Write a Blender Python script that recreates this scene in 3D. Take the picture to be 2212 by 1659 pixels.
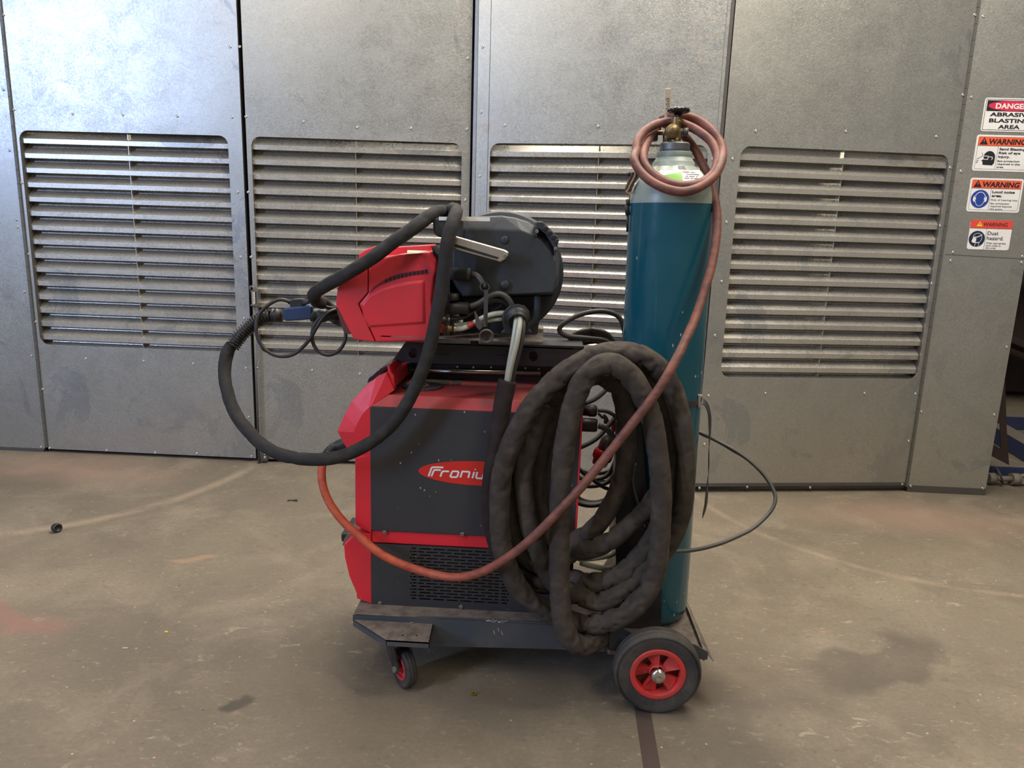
import bpy, bmesh, math, random
from mathutils import Vector, Matrix, noise
random.seed(7)
sc = bpy.context.scene
for o in list(bpy.data.objects): bpy.data.objects.remove(o)
# ------------------------------------------------------------------ camera
W, H, F, CH = 2212, 1659, 1600.0, 1.4
VX, VY = -236.0, 7470.0
ROLL = math.atan2(-VX, VY); PITCH = math.atan2(F, math.hypot(VX, VY)); YAW = math.radians(2.6)
def ray(px, py):
    x = (px - W/2)/F; y = -(py - H/2)/F
    c, s = math.cos(ROLL), math.sin(ROLL)
    xr = c*x - s*y; yr = s*x + c*y
    cp, sp = math.cos(PITCH), math.sin(PITCH)
    v = Vector((xr, cp + sp*yr, -sp + cp*yr))
    return Matrix.Rotation(YAW, 3, 'Z') @ v
CO = Vector((0, 0, CH))
def at_z(px, py, z): v = ray(px, py); return CO + v*((z - CH)/v.z)
def at_y(px, py, Y): v = ray(px, py); return CO + v*(Y/v.y)
def at_plane(px, py, P, n):
    v = ray(px, py); return CO + v*((Vector(P) - CO).dot(n)/v.dot(n))
cam = bpy.data.cameras.new('camera'); co = bpy.data.objects.new('camera', cam)
sc.collection.objects.link(co); sc.camera = co
cam.sensor_fit = 'HORIZONTAL'; cam.sensor_width = 36.0; cam.lens = 36.0*F/W
cam.clip_start = .05; cam.clip_end = 100
rgt = (ray(W/2 + 100, H/2) - ray(W/2, H/2)).normalized(); fw = ray(W/2, H/2).normalized(); up = rgt.cross(fw)
co.matrix_world = Matrix(((rgt.x, up.x, -fw.x, 0), (rgt.y, up.y, -fw.y, 0), (rgt.z, up.z, -fw.z, CH), (0, 0, 0, 1)))
# ------------------------------------------------------------------ light
wd = bpy.data.worlds.new('hall_air'); sc.world = wd; wd.use_nodes = True
bg = wd.node_tree.nodes['Background']; bg.inputs[0].default_value = (1.0, .95, .88, 1); bg.inputs[1].default_value = .23
def area(name, loc, target, sx, sy, power, col):
    l = bpy.data.lights.new(name, 'AREA'); l.shape = 'RECTANGLE'; l.size = sx; l.size_y = sy; l.energy = power; l.color = col
    o = bpy.data.objects.new(name, l); sc.collection.objects.link(o); o.location = loc
    o.rotation_euler = (Vector(target) - Vector(loc)).to_track_quat('-Z', 'Y').to_euler(); return o
area('roof_light_front', (.2, 3.42, 4.7), (0, 3.2, 0), 5.6, .7, 400, (1, .93, .82))
area('roof_light_rear', (2.6, -1.6, 6.2), (.5, 2.5, 0), 1.5, 5.0, 130, (1, .93, .84))
area('roof_light_left', (-2.6, -.6, 5.2), (-.3, 2.6, .6), .2, 3.4, 95, (1, .95, .88))
area('hall_door_daylight', (-8.1, -4.2, 4.3), (-2.7, 4, 2.0), .55, 3.0, 520, (.42, .58, 1.0))
vs = sc.view_settings; vs.view_transform = 'Standard'; vs.look = 'None'; vs.gamma = 1; vs.use_curve_mapping = False; vs.exposure = 0.0
# ------------------------------------------------------------------ materials
def lin(c):
    return tuple(((x/255)/12.92 if x <= 10 else (((x/255)+.055)/1.055)**2.4) for x in c)
class NT:
    def __init__(s, name):
        s.m = bpy.data.materials.new(name); s.m.use_nodes = True; s.t = s.m.node_tree; s.b = s.t.nodes['Principled BSDF']
        s.tc = s.t.nodes.new('ShaderNodeTexCoord'); s.co = s.tc.outputs['Object']
    def n(s, typ, **kw):
        x = s.t.nodes.new(typ)
        for k, v in kw.items(): setattr(x, k, v)
        return x
    def l(s, a, b): s.t.links.new(a, b)
    def map(s, scale=(1, 1, 1), rot=(0, 0, 0), loc=(0, 0, 0), src=None):
        m = s.n('ShaderNodeMapping'); m.inputs['Scale'].default_value = scale; m.inputs['Rotation'].default_value = rot; m.inputs['Location'].default_value = loc
        s.l(src or s.co, m.inputs[0]); return m.outputs[0]
    def noise(s, scale, detail=4, rough=.55, src=None, dist=0):
        x = s.n('ShaderNodeTexNoise'); x.inputs['Scale'].default_value = scale; x.inputs['Detail'].default_value = detail
        x.inputs['Roughness'].default_value = rough; x.inputs['Distortion'].default_value = dist; s.l(src or s.co, x.inputs['Vector']); return x.outputs['Fac']
    def voro(s, scale, feat='F1', src=None, out='Distance'):
        x = s.n('ShaderNodeTexVoronoi'); x.feature = feat; x.inputs['Scale'].default_value = scale; s.l(src or s.co, x.inputs['Vector']); return x.outputs[out]
    def ramp(s, src, a, b, lo=0., hi=1.):
        x = s.n('ShaderNodeMapRange'); x.inputs[1].default_value = a; x.inputs[2].default_value = b; x.inputs[3].default_value = lo; x.inputs[4].default_value = hi
        s.l(src, x.inputs[0]); return x.outputs[0]
    def math(s, op, a, b=None, c=None):
        x = s.n('ShaderNodeMath', operation=op)
        for i, v in enumerate((a, b, c)):
            if v is None: continue
            if isinstance(v, (int, float)): x.inputs[i].default_value = v
            else: s.l(v, x.inputs[i])
        return x.outputs[0]
    def mix(s, f, a, b):
        x = s.n('ShaderNodeMix', data_type='RGBA')
        for k, v in ((0, f), (6, a), (7, b)):
            if isinstance(v, (int, float)): x.inputs[k].default_value = v
            elif isinstance(v, tuple): x.inputs[k].default_value = (*v[:3], 1)
            else: s.l(v, x.inputs[k])
        return x.outputs[2]
    def bump(s, h, strength=.3, dist=.002):
        x = s.n('ShaderNodeBump'); x.inputs['Strength'].default_value = strength; x.inputs['Distance'].default_value = dist
        s.l(h, x.inputs['Height']); s.l(x.outputs[0], s.b.inputs['Normal'])
    def done(s, col=None, rough=.5, metal=0., spec=None):
        for k, v in (('Base Color', col), ('Roughness', rough), ('Metallic', metal)):
            if v is None: continue
            if isinstance(v, (int, float)): s.b.inputs[k].default_value = v
            elif isinstance(v, tuple): s.b.inputs[k].default_value = (*v[:3], 1)
            else: s.l(v, s.b.inputs[k])
        if spec is not None: s.b.inputs['Specular IOR Level'].default_value = spec
        return s.m
def plain(name, rgb, rough=.5, metal=0., dirt=None, dirtamt=.5, scale=14, bump=0, bscale=300, spec=None, scratch=0):
    t = NT(name); c = lin(rgb); col = c
    f = t.noise(scale, 5, .65)
    d = lin(dirt) if dirt else tuple(x*.75 for x in c)
    col = t.mix(t.ramp(f, .42, .72, 0, dirtamt), c, d)
    if scratch:
        v = t.voro(scratch*1.6, 'F1', src=t.map((1, 1, .7), (0, .6, 0))); k = t.ramp(t.math('ADD', v, t.ramp(t.noise(260, 2), 0, 1, -.1, .1)), .05, .10, 1, 0)
        g = t.ramp(t.noise(9, 3), .46, .56)
        col = t.mix(t.math('MULTIPLY', k, g), col, lin((190, 185, 172)))
    if bump: t.bump(t.noise(bscale, 3), bump, .001)
    r = t.ramp(f, .3, .75, max(0, rough - .08), min(1, rough + .15))
    return t.done(col, r, metal, spec)
M = {}
def galv(name, base=(168, 168, 164), rough=.36, metal=.85, dust=.35, tone=1.0, bmp=.30):
    t = NT(name)
    sp = t.voro(150, 'F1', out='Color'); g = t.n('ShaderNodeSeparateColor'); t.l(sp, g.inputs[0])
    fine = t.noise(420, 2, .6)
    big = t.noise(1.7, 6, .62, dist=.4)
    mid = t.noise(7, 5, .6, dist=.8)
    b = lin(base); lo = tuple(x*.88*tone for x in b); hi = tuple(min(1, x*1.08*tone) for x in b)
    c = t.mix(g.outputs[0], tuple(x*.93*tone for x in b), hi)
    c = t.mix(t.ramp(big, .4, .7, 0, .75), c, lo)
    rust = t.math('MULTIPLY', t.ramp(mid, .56, .72, 0, 1), t.ramp(t.noise(2.3, 2), .5, .7, 0, dust))
    c = t.mix(rust, c, lin((150, 122, 104)))
    wipe = t.math('MULTIPLY', t.ramp(t.noise(2.1, 6, .68, src=t.map((1, 1, .8), loc=(4, 2, 7)), dist=1.2), .57, .60, 0, 1), t.ramp(t.noise(.9, 2, src=t.map(loc=(1, 9, 3))), .42, .62, 0, .55))
    c = t.mix(wipe, c, tuple(x*.70 for x in lin((160, 166, 170))))
    sc_ = t.noise(1, 6, .7, src=t.map((60, 60, 2.0), (0.3, .5, .2)))
    r = t.math('ADD', t.ramp(mid, .3, .75, rough - .04, rough + .07), t.ramp(g.outputs[1], 0, 1, -.05, .05))
    t.bump(t.math('ADD', t.math('ADD', fine, g.outputs[2]), t.math('MULTIPLY', t.noise(3, 3), 4.0)), bmp, .0010)
    return t.done(c, r, metal)
M['galv'] = galv('galvanised_steel', (176, 174, 165), .35, .78, .6)
M['louvre'] = galv('louvre_steel', (200, 194, 181), .30, .74, .9, 1.0, .14)
M['hinge'] = plain('hinge_steel', (104, 102, 94), .5, .5)
M['zinc'] = plain('zinc_screw', (205, 200, 188), .3, .9)
M['gap'] = plain('booth_and_hole_black', (34, 32, 32), .9)  # near-black booth interior; also painted on as the shade of holes and slots
M['channel'] = plain('dull_channel', (92, 88, 84), .55, .5)
M['black'] = plain('black_plastic', (30, 30, 31), .5, dirt=(66, 58, 50), dirtamt=.5, bump=.1)
M['cover'] = plain('charcoal_cover', (42, 46, 50), .5, dirt=(66, 66, 64), dirtamt=.5, scale=6, bump=.25, bscale=900)
M['panel'] = plain('charcoal_panel', (54, 53, 54), .55, dirt=(43, 42, 43), dirtamt=.6, scale=9, bump=.15, bscale=700, scratch=26)
M['red'] = plain('machine_red', (220, 42, 54), .42, dirt=(184, 44, 50), dirtamt=.5, scale=7, bump=.08, bscale=600)
M['redtop'] = plain('dusty_red_sheet', (180, 58, 56), .6, dirt=(122, 72, 62), dirtamt=.9, scale=9)
M['feedred'] = plain('feeder_red', (214, 48, 56), .45, dirt=(160, 50, 52), dirtamt=.55, scale=11, bump=.12, bscale=700)
M['frame'] = plain('frame_grey', (62, 68, 74), .5, dirt=(96, 86, 74), dirtamt=.5, scale=8)
M['deck'] = plain('dusty_deck', (118, 106, 94), .75, dirt=(66, 54, 48), dirtamt=.85, scale=22)
M['rail'] = plain('rail_black', (46, 45, 48), .42, .3, dirt=(80, 78, 76), scale=6)
M['rubber'] = plain('tyre_rubber', (46, 43, 41), .7, dirt=(88, 80, 70), dirtamt=.8, scale=9, bump=.2, bscale=200)
M['rimred'] = plain('wheel_red', (204, 52, 50), .5, dirt=(128, 66, 56), dirtamt=.7, scale=24)
M['chrome'] = plain('polished_cap', (215, 212, 205), .16, 1.0)
M['alu'] = plain('brushed_aluminium', (214, 205, 190), .3, .95)
M['brass'] = plain('aged_brass', (132, 112, 76), .42, .8, dirt=(84, 66, 44))
M['cable'] = plain('grey_cable', (58, 56, 54), .55, dirt=(88, 80, 72), dirtamt=.6, scale=12)
M['cabledark'] = plain('black_cable', (36, 35, 35), .5, dirt=(70, 62, 56), dirtamt=.6, scale=12)
M['blue'] = plain('blue_grip', (34, 56, 92), .5, dirt=(40, 44, 56))
M['white'] = plain('white_print', (226, 222, 214), .5, dirt=(200, 192, 180), dirtamt=.4)
M['label'] = plain('worn_label', (196, 186, 164), .6, dirt=(110, 96, 80), dirtamt=.8, scale=60)
M['dirtylabel'] = plain('grimy_label', (96, 86, 74), .8, dirt=(50, 42, 38), dirtamt=.9, scale=70)
M['orange'] = plain('sign_orange', (226, 92, 56), .45, dirtamt=.1)
M['signred'] = plain('sign_red', (204, 40, 70), .45, dirtamt=.1)
M['signred2'] = plain('sign_scarlet', (214, 72, 58), .45, dirtamt=.1)
M['signblue'] = plain('sign_blue', (36, 62, 140), .45, dirtamt=.1)
M['navy'] = plain('sign_navy', (22, 38, 62), .45, dirtamt=.1)
M['ink'] = plain('sign_ink', (24, 24, 32), .5, dirtamt=.1)
M['yellow'] = plain('sign_yellow', (232, 190, 50), .5, dirtamt=.1)
M['green'] = plain('label_green', (132, 182, 84), .45, dirtamt=.2)
M['dkgreen'] = plain('label_dark_green', (28, 92, 66), .5, dirtamt=.2)
M['clear'] = plain('clear_polycarbonate', (150, 144, 136), .15, 0)
M['clear'].node_tree.nodes['Principled BSDF'].inputs['Transmission Weight'].default_value = .75
M['smoke'] = plain('smoked_cover', (62, 40, 40), .12)
M['plugred'] = plain('plug_red', (186, 32, 26), .4)
M['rusty'] = plain('rusted_steel', (50, 34, 29), .75, dirt=(38, 30, 28), dirtamt=.9, scale=6)
M['bluesteel'] = plain('blue_painted_steel', (36, 46, 84), .5, dirt=(60, 64, 84), scale=7)
M['dustysteel'] = plain('dusty_steel', (120, 112, 100), .7, .2)
M['wornrope'] = plain('cord', (176, 146, 100), .8)
M['leather'] = plain('dark_leather', (70, 54, 42), .6)
def mk_cyl():
    t = NT('teal_cylinder_paint')
    v = t.voro(60, 'F1', src=t.map((1, 1, .42)), out='Distance'); k = t.ramp(t.math('ADD', v, t.ramp(t.noise(160, 2), 0, 1, -.12, .12)), .10, .14, 1, 0)
    g = t.ramp(t.noise(7, 3), .56, .62)
    c = t.mix(t.ramp(t.noise(9, 5), .4, .75, 0, .6), lin((20, 78, 92)), lin((34, 86, 94)))
    st = t.ramp(t.noise(1, 4, .6, src=t.map((40, 40, 1.2))), .60, .75, 0, .35)
    c = t.mix(st, c, lin((110, 135, 132)))
    c = t.mix(t.math('MULTIPLY', k, g), c, lin((206, 198, 176)))
    return t.done(c, t.ramp(t.noise(12, 3), .3, .7, .15, .27))
M['teal'] = mk_cyl()
M['sage'] = plain('sage_shoulder_paint', (150, 158, 146), .35, dirt=(120, 128, 116), dirtamt=.5, scale=12)
M['sagering'] = plain('sage_ring', (112, 124, 112), .45)
M['thread'] = plain('neck_thread', (120, 120, 118), .45, .7)
def mk_sleeve(name, a, b, d):
    t = NT(name)
    f = t.noise(6, 5, .6); g = t.noise(22, 4, .6)
    c = t.mix(t.ramp(f, .35, .7), lin(a), lin(b)); c = t.mix(t.ramp(g, .45, .80, 0, .55), c, lin(d))
    wv = t.noise(1200, 1); t.bump(t.math('ADD', t.math('MULTIPLY', t.noise(18, 3), 2.5), wv), .45, .0014)
    return t.done(c, .82, 0, .25)
M['sleeve'] = mk_sleeve('fabric_hose_sleeve', (68, 61, 54), (54, 48, 43), (98, 88, 75))
M['torchsleeve'] = mk_sleeve('leather_torch_sleeve', (50, 49, 48), (42, 40, 39), (78, 72, 64))
M['brownsleeve'] = mk_sleeve('brown_hose_sleeve', (48, 37, 35), (40, 32, 31), (66, 54, 48))
def mk_gas():
    t = NT('worn_red_gas_hose')
    f = t.ramp(t.noise(1, 4, .7, src=t.map((16, 16, 30))), .4, .65)
    x = t.n('ShaderNodeSeparateXYZ'); t.l(t.tc.outputs['Generated'], x.inputs[0])
    newer = t.ramp(x.outputs[0], .18, .55, 1, 0)
    a = t.mix(f, lin((128, 80, 66)), lin((92, 60, 52)))
    b = t.mix(f, lin((190, 88, 56)), lin((160, 60, 40)))
    t.bump(t.noise(90, 4), .3, .001)
    return t.done(t.mix(newer, a, b), .55, 0, .35)
M['gas'] = mk_gas()
def mk_braid():
    t = NT('braided_clear_hose')
    u = t.tc.outputs['UV']
    w = t.n('ShaderNodeTexWave', bands_direction='DIAGONAL'); w.inputs['Scale'].default_value = 1.0; t.l(t.map((30, 30, 30), src=u), w.inputs[0])
    ch = t.n('ShaderNodeTexChecker'); ch.inputs['Scale'].default_value = 1.0; t.l(t.map((260, 24, 1), (0, 0, 0), src=u), ch.inputs[0])
    x_ = t.n('ShaderNodeSeparateXYZ'); t.l(u, x_.inputs[0]); aa = t.math('SINE', t.math('ADD', t.math('MULTIPLY', x_.outputs[0], 1500), t.math('MULTIPLY', x_.outputs[1], 63))); bb = t.math('SINE', t.math('SUBTRACT', t.math('MULTIPLY', x_.outputs[0], 1500), t.math('MULTIPLY', x_.outputs[1], 63)))
    c = t.mix(t.ramp(t.math('MAXIMUM', aa, bb), .1, .8), lin((120, 122, 106)), lin((206, 204, 184)))
    return t.done(c, .25)
M['braid'] = mk_braid()
def mk_floor():
    t = NT('worn_concrete')
    big = t.noise(.55, 6, .6, dist=.3); mid = t.noise(2.6, 7, .62, dist=.5); fine = t.noise(70, 4, .7)
    c = t.mix(t.ramp(big, .36, .66), lin((121, 110, 93)), lin((94, 85, 73)))
    c = t.mix(t.ramp(mid, .48, .72, 0, .75), c, lin((141, 129, 110)))
    c = t.mix(t.ramp(t.noise(1.3, 5, .6, src=t.map(loc=(5, 3, 0))), .56, .7, 0, .6), c, lin((92, 82, 70)))
    # streaky worn flecks
    s1 = t.math('ADD', t.noise(1, 7, .75, src=t.map((15, 27, 1), (0, 0, .35)), dist=.9), t.ramp(t.noise(1.6, 3), .3, .7, -.05, .04))
    c = t.mix(t.ramp(s1, .60, .68, 0, .5), c, lin((172, 162, 138)))
    s2 = t.noise(1, 6, .7, src=t.map((9, 22, 1), (0, 0, -.6), (3, 7, 0)), dist=1.2)
    c = t.mix(t.ramp(s2, .62, .70, 0, .45), c, lin((150, 112, 92)))
    c = t.mix(t.ramp(t.voro(15), .06, .03, 0, .8), c, lin((186, 178, 160)))
    c = t.mix(t.ramp(t.voro(9, src=t.map(loc=(2, 5, 0))), .045, .02, 0, .8), c, lin((70, 62, 54)))
    c = t.mix(t.ramp(fine, .35, .75, 0, .4), c, lin((84, 77, 66)))
    c = t.mix(t.ramp(t.noise(1, 5, .7, src=t.map((28, 60, 1), (0, 0, .2), (9, 1, 0)), dist=1.0), .60, .70, 0, .4), c, lin((164, 154, 130)))
    c = t.mix(t.ramp(t.noise(1, 5, .7, src=t.map((20, 44, 1), (0, 0, .5), (4, 8, 0)), dist=1.), .58, .70, 0, .45), c, lin((78, 70, 60)))
    # stains with a place of their own
    wob = t.n('ShaderNodeVectorMath', operation='ADD'); nz = t.n('ShaderNodeTexNoise'); nz.inputs['Scale'].default_value = 3.5; nz.inputs['Detail'].default_value = 6; t.l(t.co, nz.inputs['Vector'])
    sc2 = t.n('ShaderNodeVectorMath', operation='MULTIPLY_ADD'); t.l(nz.outputs['Color'], sc2.inputs[0]); sc2.inputs[1].default_value = (.34, .34, 0); sc2.inputs[2].default_value = (-.17, -.17, 0)
    t.l(t.co, wob.inputs[0]); t.l(sc2.outputs[0], wob.inputs[1])
    def stain(px, py, rx, ry, rot, rgb, k, soft=.5):
        nonlocal c
        p = at_z(px, py, 0)
        m = t.n('ShaderNodeMapping', vector_type='TEXTURE'); m.inputs['Location'].default_value = (p.x, p.y, 0); m.inputs['Rotation'].default_value = (0, 0, rot); m.inputs['Scale'].default_value = (rx, ry, 1)
        t.l(wob.outputs[0], m.inputs[0]); L = t.n('ShaderNodeVectorMath', operation='LENGTH'); t.l(m.outputs[0], L.inputs[0])
        c = t.mix(t.ramp(L.outputs['Value'], soft, 1., k, 0), c, lin(rgb))
    stain(160, 1015, .75, .28, -.1, (160, 128, 110), .5, .15)
    stain(10, 1335, .30, .07, -.25, (134, 98, 88), .6)
    stain(1990, 1120, .8, .3, -.1, (152, 122, 106), .5, .1)
    stain(1000, 1012, .4, .08, 0, (150, 120, 104), .5)
    stain(1905, 1425, .30, .16, .5, (74, 66, 56), .55, .75)
    stain(1640, 1490, .55, .11, .25, (88, 78, 66), .5, .5)
    stain(495, 1533, .05, .03, .3, (60, 56, 52), .8, .6)
    stain(405, 1207, .07, .03, .1, (150, 118, 94), .6, .4)
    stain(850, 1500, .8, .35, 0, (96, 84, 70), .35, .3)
    def arc(hx, hy, r, w, k):
        nonlocal c
        d = t.n('ShaderNodeVectorMath', operation='DISTANCE'); t.l(t.map((1, 1, 0)), d.inputs[0]); d.inputs[1].default_value = (hx, hy, 0)
        e = t.math('ABSOLUTE', t.math('SUBTRACT', t.math('ADD', d.outputs['Value'], t.ramp(t.noise(4, 4), 0, 1, -.02, .02)), r))
        br = t.ramp(t.noise(5, 3), .32, .5)
        c = t.mix(t.math('MULTIPLY', t.ramp(e, 0, w, k, 0), br), c, lin((190, 166, 140)))
    arc(-2.945, 4.07, 1.28, .05, .3)
    arc(2.06, 4.09, 1.24, .03, .2)
    t.bump(t.math('ADD', fine, t.math('MULTIPLY', mid, 3.0)), .25, .003)
    return t.done(c, t.ramp(mid, .3, .7, .62, .82), 0, .35)
M['floor'] = mk_floor()
# ------------------------------------------------------------------ mesh kit
WORLD = {}
COL = sc.collection
def crv(pts, n=8):
    P = [Vector(p) for p in pts]; out = []
    for i in range(len(P) - 1):
        a = P[max(i-1, 0)]; b = P[i]; c = P[i+1]; d = P[min(i+2, len(P)-1)]
        for k in range(n):
            t = k/n; t2 = t*t; t3 = t2*t
            out.append(.5*((2*b) + (-a + c)*t + (2*a - 5*b + 4*c - d)*t2 + (-a + 3*b - 3*c + d)*t3))
    out.append(P[-1]); return out
def resample(P, step):
    L = [0]
    for i in range(1, len(P)): L.append(L[-1] + (P[i]-P[i-1]).length)
    n = max(2, int(L[-1]/step)); out = []; j = 0
    for k in range(n+1):
        d = L[-1]*k/n
        while j < len(L)-2 and L[j+1] < d: j += 1
        f = (d - L[j])/max(1e-9, L[j+1]-L[j]); out.append(P[j].lerp(P[j+1], min(1, max(0, f))))
    return out
class MB:
    def __init__(s): s.v = []; s.f = []; s.sm = []; s.uv = []
    def add(s, vs, fs, smooth=False, uv=None):
        b = len(s.v); s.v += [Vector(v) for v in vs]
        for k, f in enumerate(fs):
            s.f.append([b+i for i in f]); s.sm.append(smooth); s.uv.append(uv[k] if uv else None)
        return s
    def box(s, c, size, R=None):
        c = Vector(c); h = Vector(size)/2
        vs = [Vector((x*h.x, y*h.y, z*h.z)) for x in (-1, 1) for y in (-1, 1) for z in (-1, 1)]
        if R: vs = [R @ v for v in vs]
        return s.add([c+v for v in vs], [(0, 1, 3, 2), (4, 6, 7, 5), (0, 4, 5, 1), (2, 3, 7, 6), (0, 2, 6, 4), (1, 5, 7, 3)])
    def loft(s, layers, cap0=True, cap1=True, smooth=False):
        n = len(layers[0]); vs = [v for L in layers for v in L]; fs = []
        for k in range(len(layers)-1):
            for i in range(n):
                j = (i+1) % n; fs.append((k*n+i, k*n+j, (k+1)*n+j, (k+1)*n+i))
        s.add(vs, fs, smooth)
        b = len(s.v) - len(vs)
        if cap0: s.f.append([b+i for i in range(n)][::-1]); s.sm.append(False); s.uv.append(None)
        if cap1: s.f.append([b+(len(layers)-1)*n+i for i in range(n)]); s.sm.append(False); s.uv.append(None)
        return s
    def pz(s, px, Y0, Y1):            # outline seen at depth Y0, given thickness to Y1
        a = [at_y(x, y, Y0) for x, y in px]; return s.loft([a, [Vector((p.x, Y1, p.z)) for p in a]])
    def poly(s, pts, d):               # polygon extruded by vector d
        d = Vector(d); return s.loft([[Vector(p) for p in pts], [Vector(p)+d for p in pts]])
    def tube(s, P, r, seg=12, cap=True, flat=None, smooth=True):
        n = len(P); vs = []; T = []
        for i in range(n):
            t = (P[min(i+1, n-1)] - P[max(i-1, 0)]); T.append(t.normalized() if t.length > 1e-9 else Vector((0, 0, 1)))
        ref = Vector((0, 1, 0)) if abs(T[0].y) < .9 else Vector((1, 0, 0))
        N = (ref - T[0]*ref.dot(T[0])).normalized(); S = 0.; uvr = []
        for i in range(n):
            N = (N - T[i]*N.dot(T[i])).normalized(); B = T[i].cross(N)
            if i: S += (P[i]-P[i-1]).length
            for k in range(seg):
                a = 2*math.pi*k/seg
                rr = r(i, S, a, N*math.cos(a) + B*math.sin(a)) if callable(r) else r
                e = N*math.cos(a)*rr + B*math.sin(a)*rr
                vs.append(P[i] + e)
            uvr.append(S)
        fs = []; uv = []
        for i in range(n-1):
            for k in range(seg):
                j = (k+1) % seg; fs.append((i*seg+k, i*seg+j, (i+1)*seg+j, (i+1)*seg+k))
                uv.append(((uvr[i], k/seg), (uvr[i], (k+1)/seg), (uvr[i+1], (k+1)/seg), (uvr[i+1], k/seg)))
        b = len(s.v); s.add(vs, fs, smooth, uv)
        if cap:
            s.f.append([b+k for k in range(seg)][::-1]); s.f.append([b+(n-1)*seg+k for k in range(seg)]); s.sm += [False, False]; s.uv += [None, None]
        return s
    def cyl(s, a, b, r, seg=20, r2=None):
        a, b = Vector(a), Vector(b); r2 = r if r2 is None else r2
        return s.tube([a, b], lambda i, S, an, d: r if i == 0 else r2, seg)
    def lathe(s, prof, o, ax=(0, 0, 1), seg=40, smooth=True, a0=0, a1=2*math.pi):
        o = Vector(o); ax = Vector(ax).normalized(); ref = Vector((1, 0, 0)) if abs(ax.x) < .9 else Vector((0, 1, 0))
        u = (ref - ax*ref.dot(ax)).normalized(); w = ax.cross(u); vs = []; fs = []
        full = abs(a1-a0-2*math.pi) < 1e-6; m = seg if full else seg+1
        for (r, h) in prof:
            for k in range(m):
                a = a0 + (a1-a0)*k/seg; vs.append(o + ax*h + (u*math.cos(a) + w*math.sin(a))*r)
        for i in range(len(prof)-1):
            for k in range(seg):
                j = (k+1) % m if full else k+1; fs.append((i*m+k, i*m+j, (i+1)*m+j, (i+1)*m+k))
        return s.add(vs, fs, smooth)
    def build(s, name, mat, parent=None, label=None, bevel=0, bseg=2, kind=None, cat=None, group=None, origin=None, auto=True):
        lo = Vector([min(v[i] for v in s.v) for i in range(3)]); hi = Vector([max(v[i] for v in s.v) for i in range(3)])
        o = Vector(origin) if origin is not None else Vector(((lo.x+hi.x)/2, (lo.y+hi.y)/2, lo.z))
        me = bpy.data.meshes.new(name); me.from_pydata([v-o for v in s.v], [], s.f)
        me.polygons.foreach_set('use_smooth', s.sm)
        if any(s.uv):
            ul = me.uv_layers.new(name='UVMap')
            for p, u in zip(me.polygons, s.uv):
                if u:
                    for li, c in zip(p.loop_indices, u): ul.data[li].uv = c
        bm = bmesh.new(); bm.from_mesh(me); bmesh.ops.recalc_face_normals(bm, faces=bm.faces); bm.to_mesh(me); bm.free()
        me.materials.append(M[mat] if isinstance(mat, str) else mat)
        ob = bpy.data.objects.new(name, me); COL.objects.link(ob)
        WORLD[ob.name] = o.copy()
        if parent is not None: ob.parent = parent; ob.location = o - WORLD[parent.name]
        else: ob.location = o
        if bevel:
            bv = ob.modifiers.new('bevel', 'BEVEL'); bv.width = bevel; bv.segments = bseg; bv.limit_method = 'ANGLE'; bv.angle_limit = math.radians(28)
        tag(ob, label, cat, group, kind); return ob
def tag(o, label=None, cat=None, group=None, kind=None):
    for k, v in (('label', label), ('category', cat), ('group', group), ('kind', kind)):
        if v: o[k] = v
    return o
def thing(name, loc, label=None, cat=None, group=None, kind=None):
    o = bpy.data.objects.new(name, None); COL.objects.link(o); o.location = loc; o.empty_display_size = .05
    WORLD[o.name] = Vector(loc); return tag(o, label, cat, group, kind)
def copy_tree(src, parent=None, delta=None, flip=None):
    c = src.copy(); COL.objects.link(c); WORLD[c.name] = WORLD[src.name].copy()
    if parent is not None: c.parent = parent
    for ch in list(src.children): copy_tree(ch, c)
    return c
def place(name_src, parent, world):   # copy of one part at another world position
    c = name_src.copy(); COL.objects.link(c); c.parent = parent; c.location = Vector(world) - WORLD[parent.name]; WORLD[c.name] = Vector(world); return c
FC = {}
def text_mesh(txt, size, bold=0., shear=0., space=1.0):
    key = (txt, size, bold, shear, space)
    if key in FC: return FC[key]
    cu = bpy.data.curves.new('txt', 'FONT'); cu.body = txt; cu.size = size; cu.offset = bold; cu.shear = shear; cu.space_character = space
    cu.align_x = 'LEFT'; cu.resolution_u = 3
    ob = bpy.data.objects.new('txt', cu); COL.objects.link(ob); dg = bpy.context.evaluated_depsgraph_get(); dg.update()
    me = bpy.data.meshes.new_from_object(ob.evaluated_get(dg)); vs = [v.co.copy() for v in me.vertices]; fs = [list(p.vertices) for p in me.polygons]
    bpy.data.objects.remove(ob); bpy.data.curves.remove(cu); bpy.data.meshes.remove(me)
    FC[key] = (vs, fs); return FC[key]
def add_text(mb, txt, o, u, w, h, width=None, bold=0., shear=0., align='L', th=.0004):
    """letters of cap height h starting at o, u = reading direction, w = up; thin raised letters"""
    vs, fs = text_mesh(txt, 1.0, bold, shear)
    if not vs: return
    x0 = min(v.x for v in vs); x1 = max(v.x for v in vs); k = h/.73; kx = k if width is None else width/(x1-x0)
    o = Vector(o); u = Vector(u).normalized(); w = Vector(w).normalized(); n = u.cross(w)
    sh = {'L': 0, 'C': -(x1-x0)*kx/2, 'R': -(x1-x0)*kx}[align]
    mb.add([o + u*((v.x-x0)*kx + sh) + w*(v.y*k) + n*th for v in vs], fs)

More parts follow.
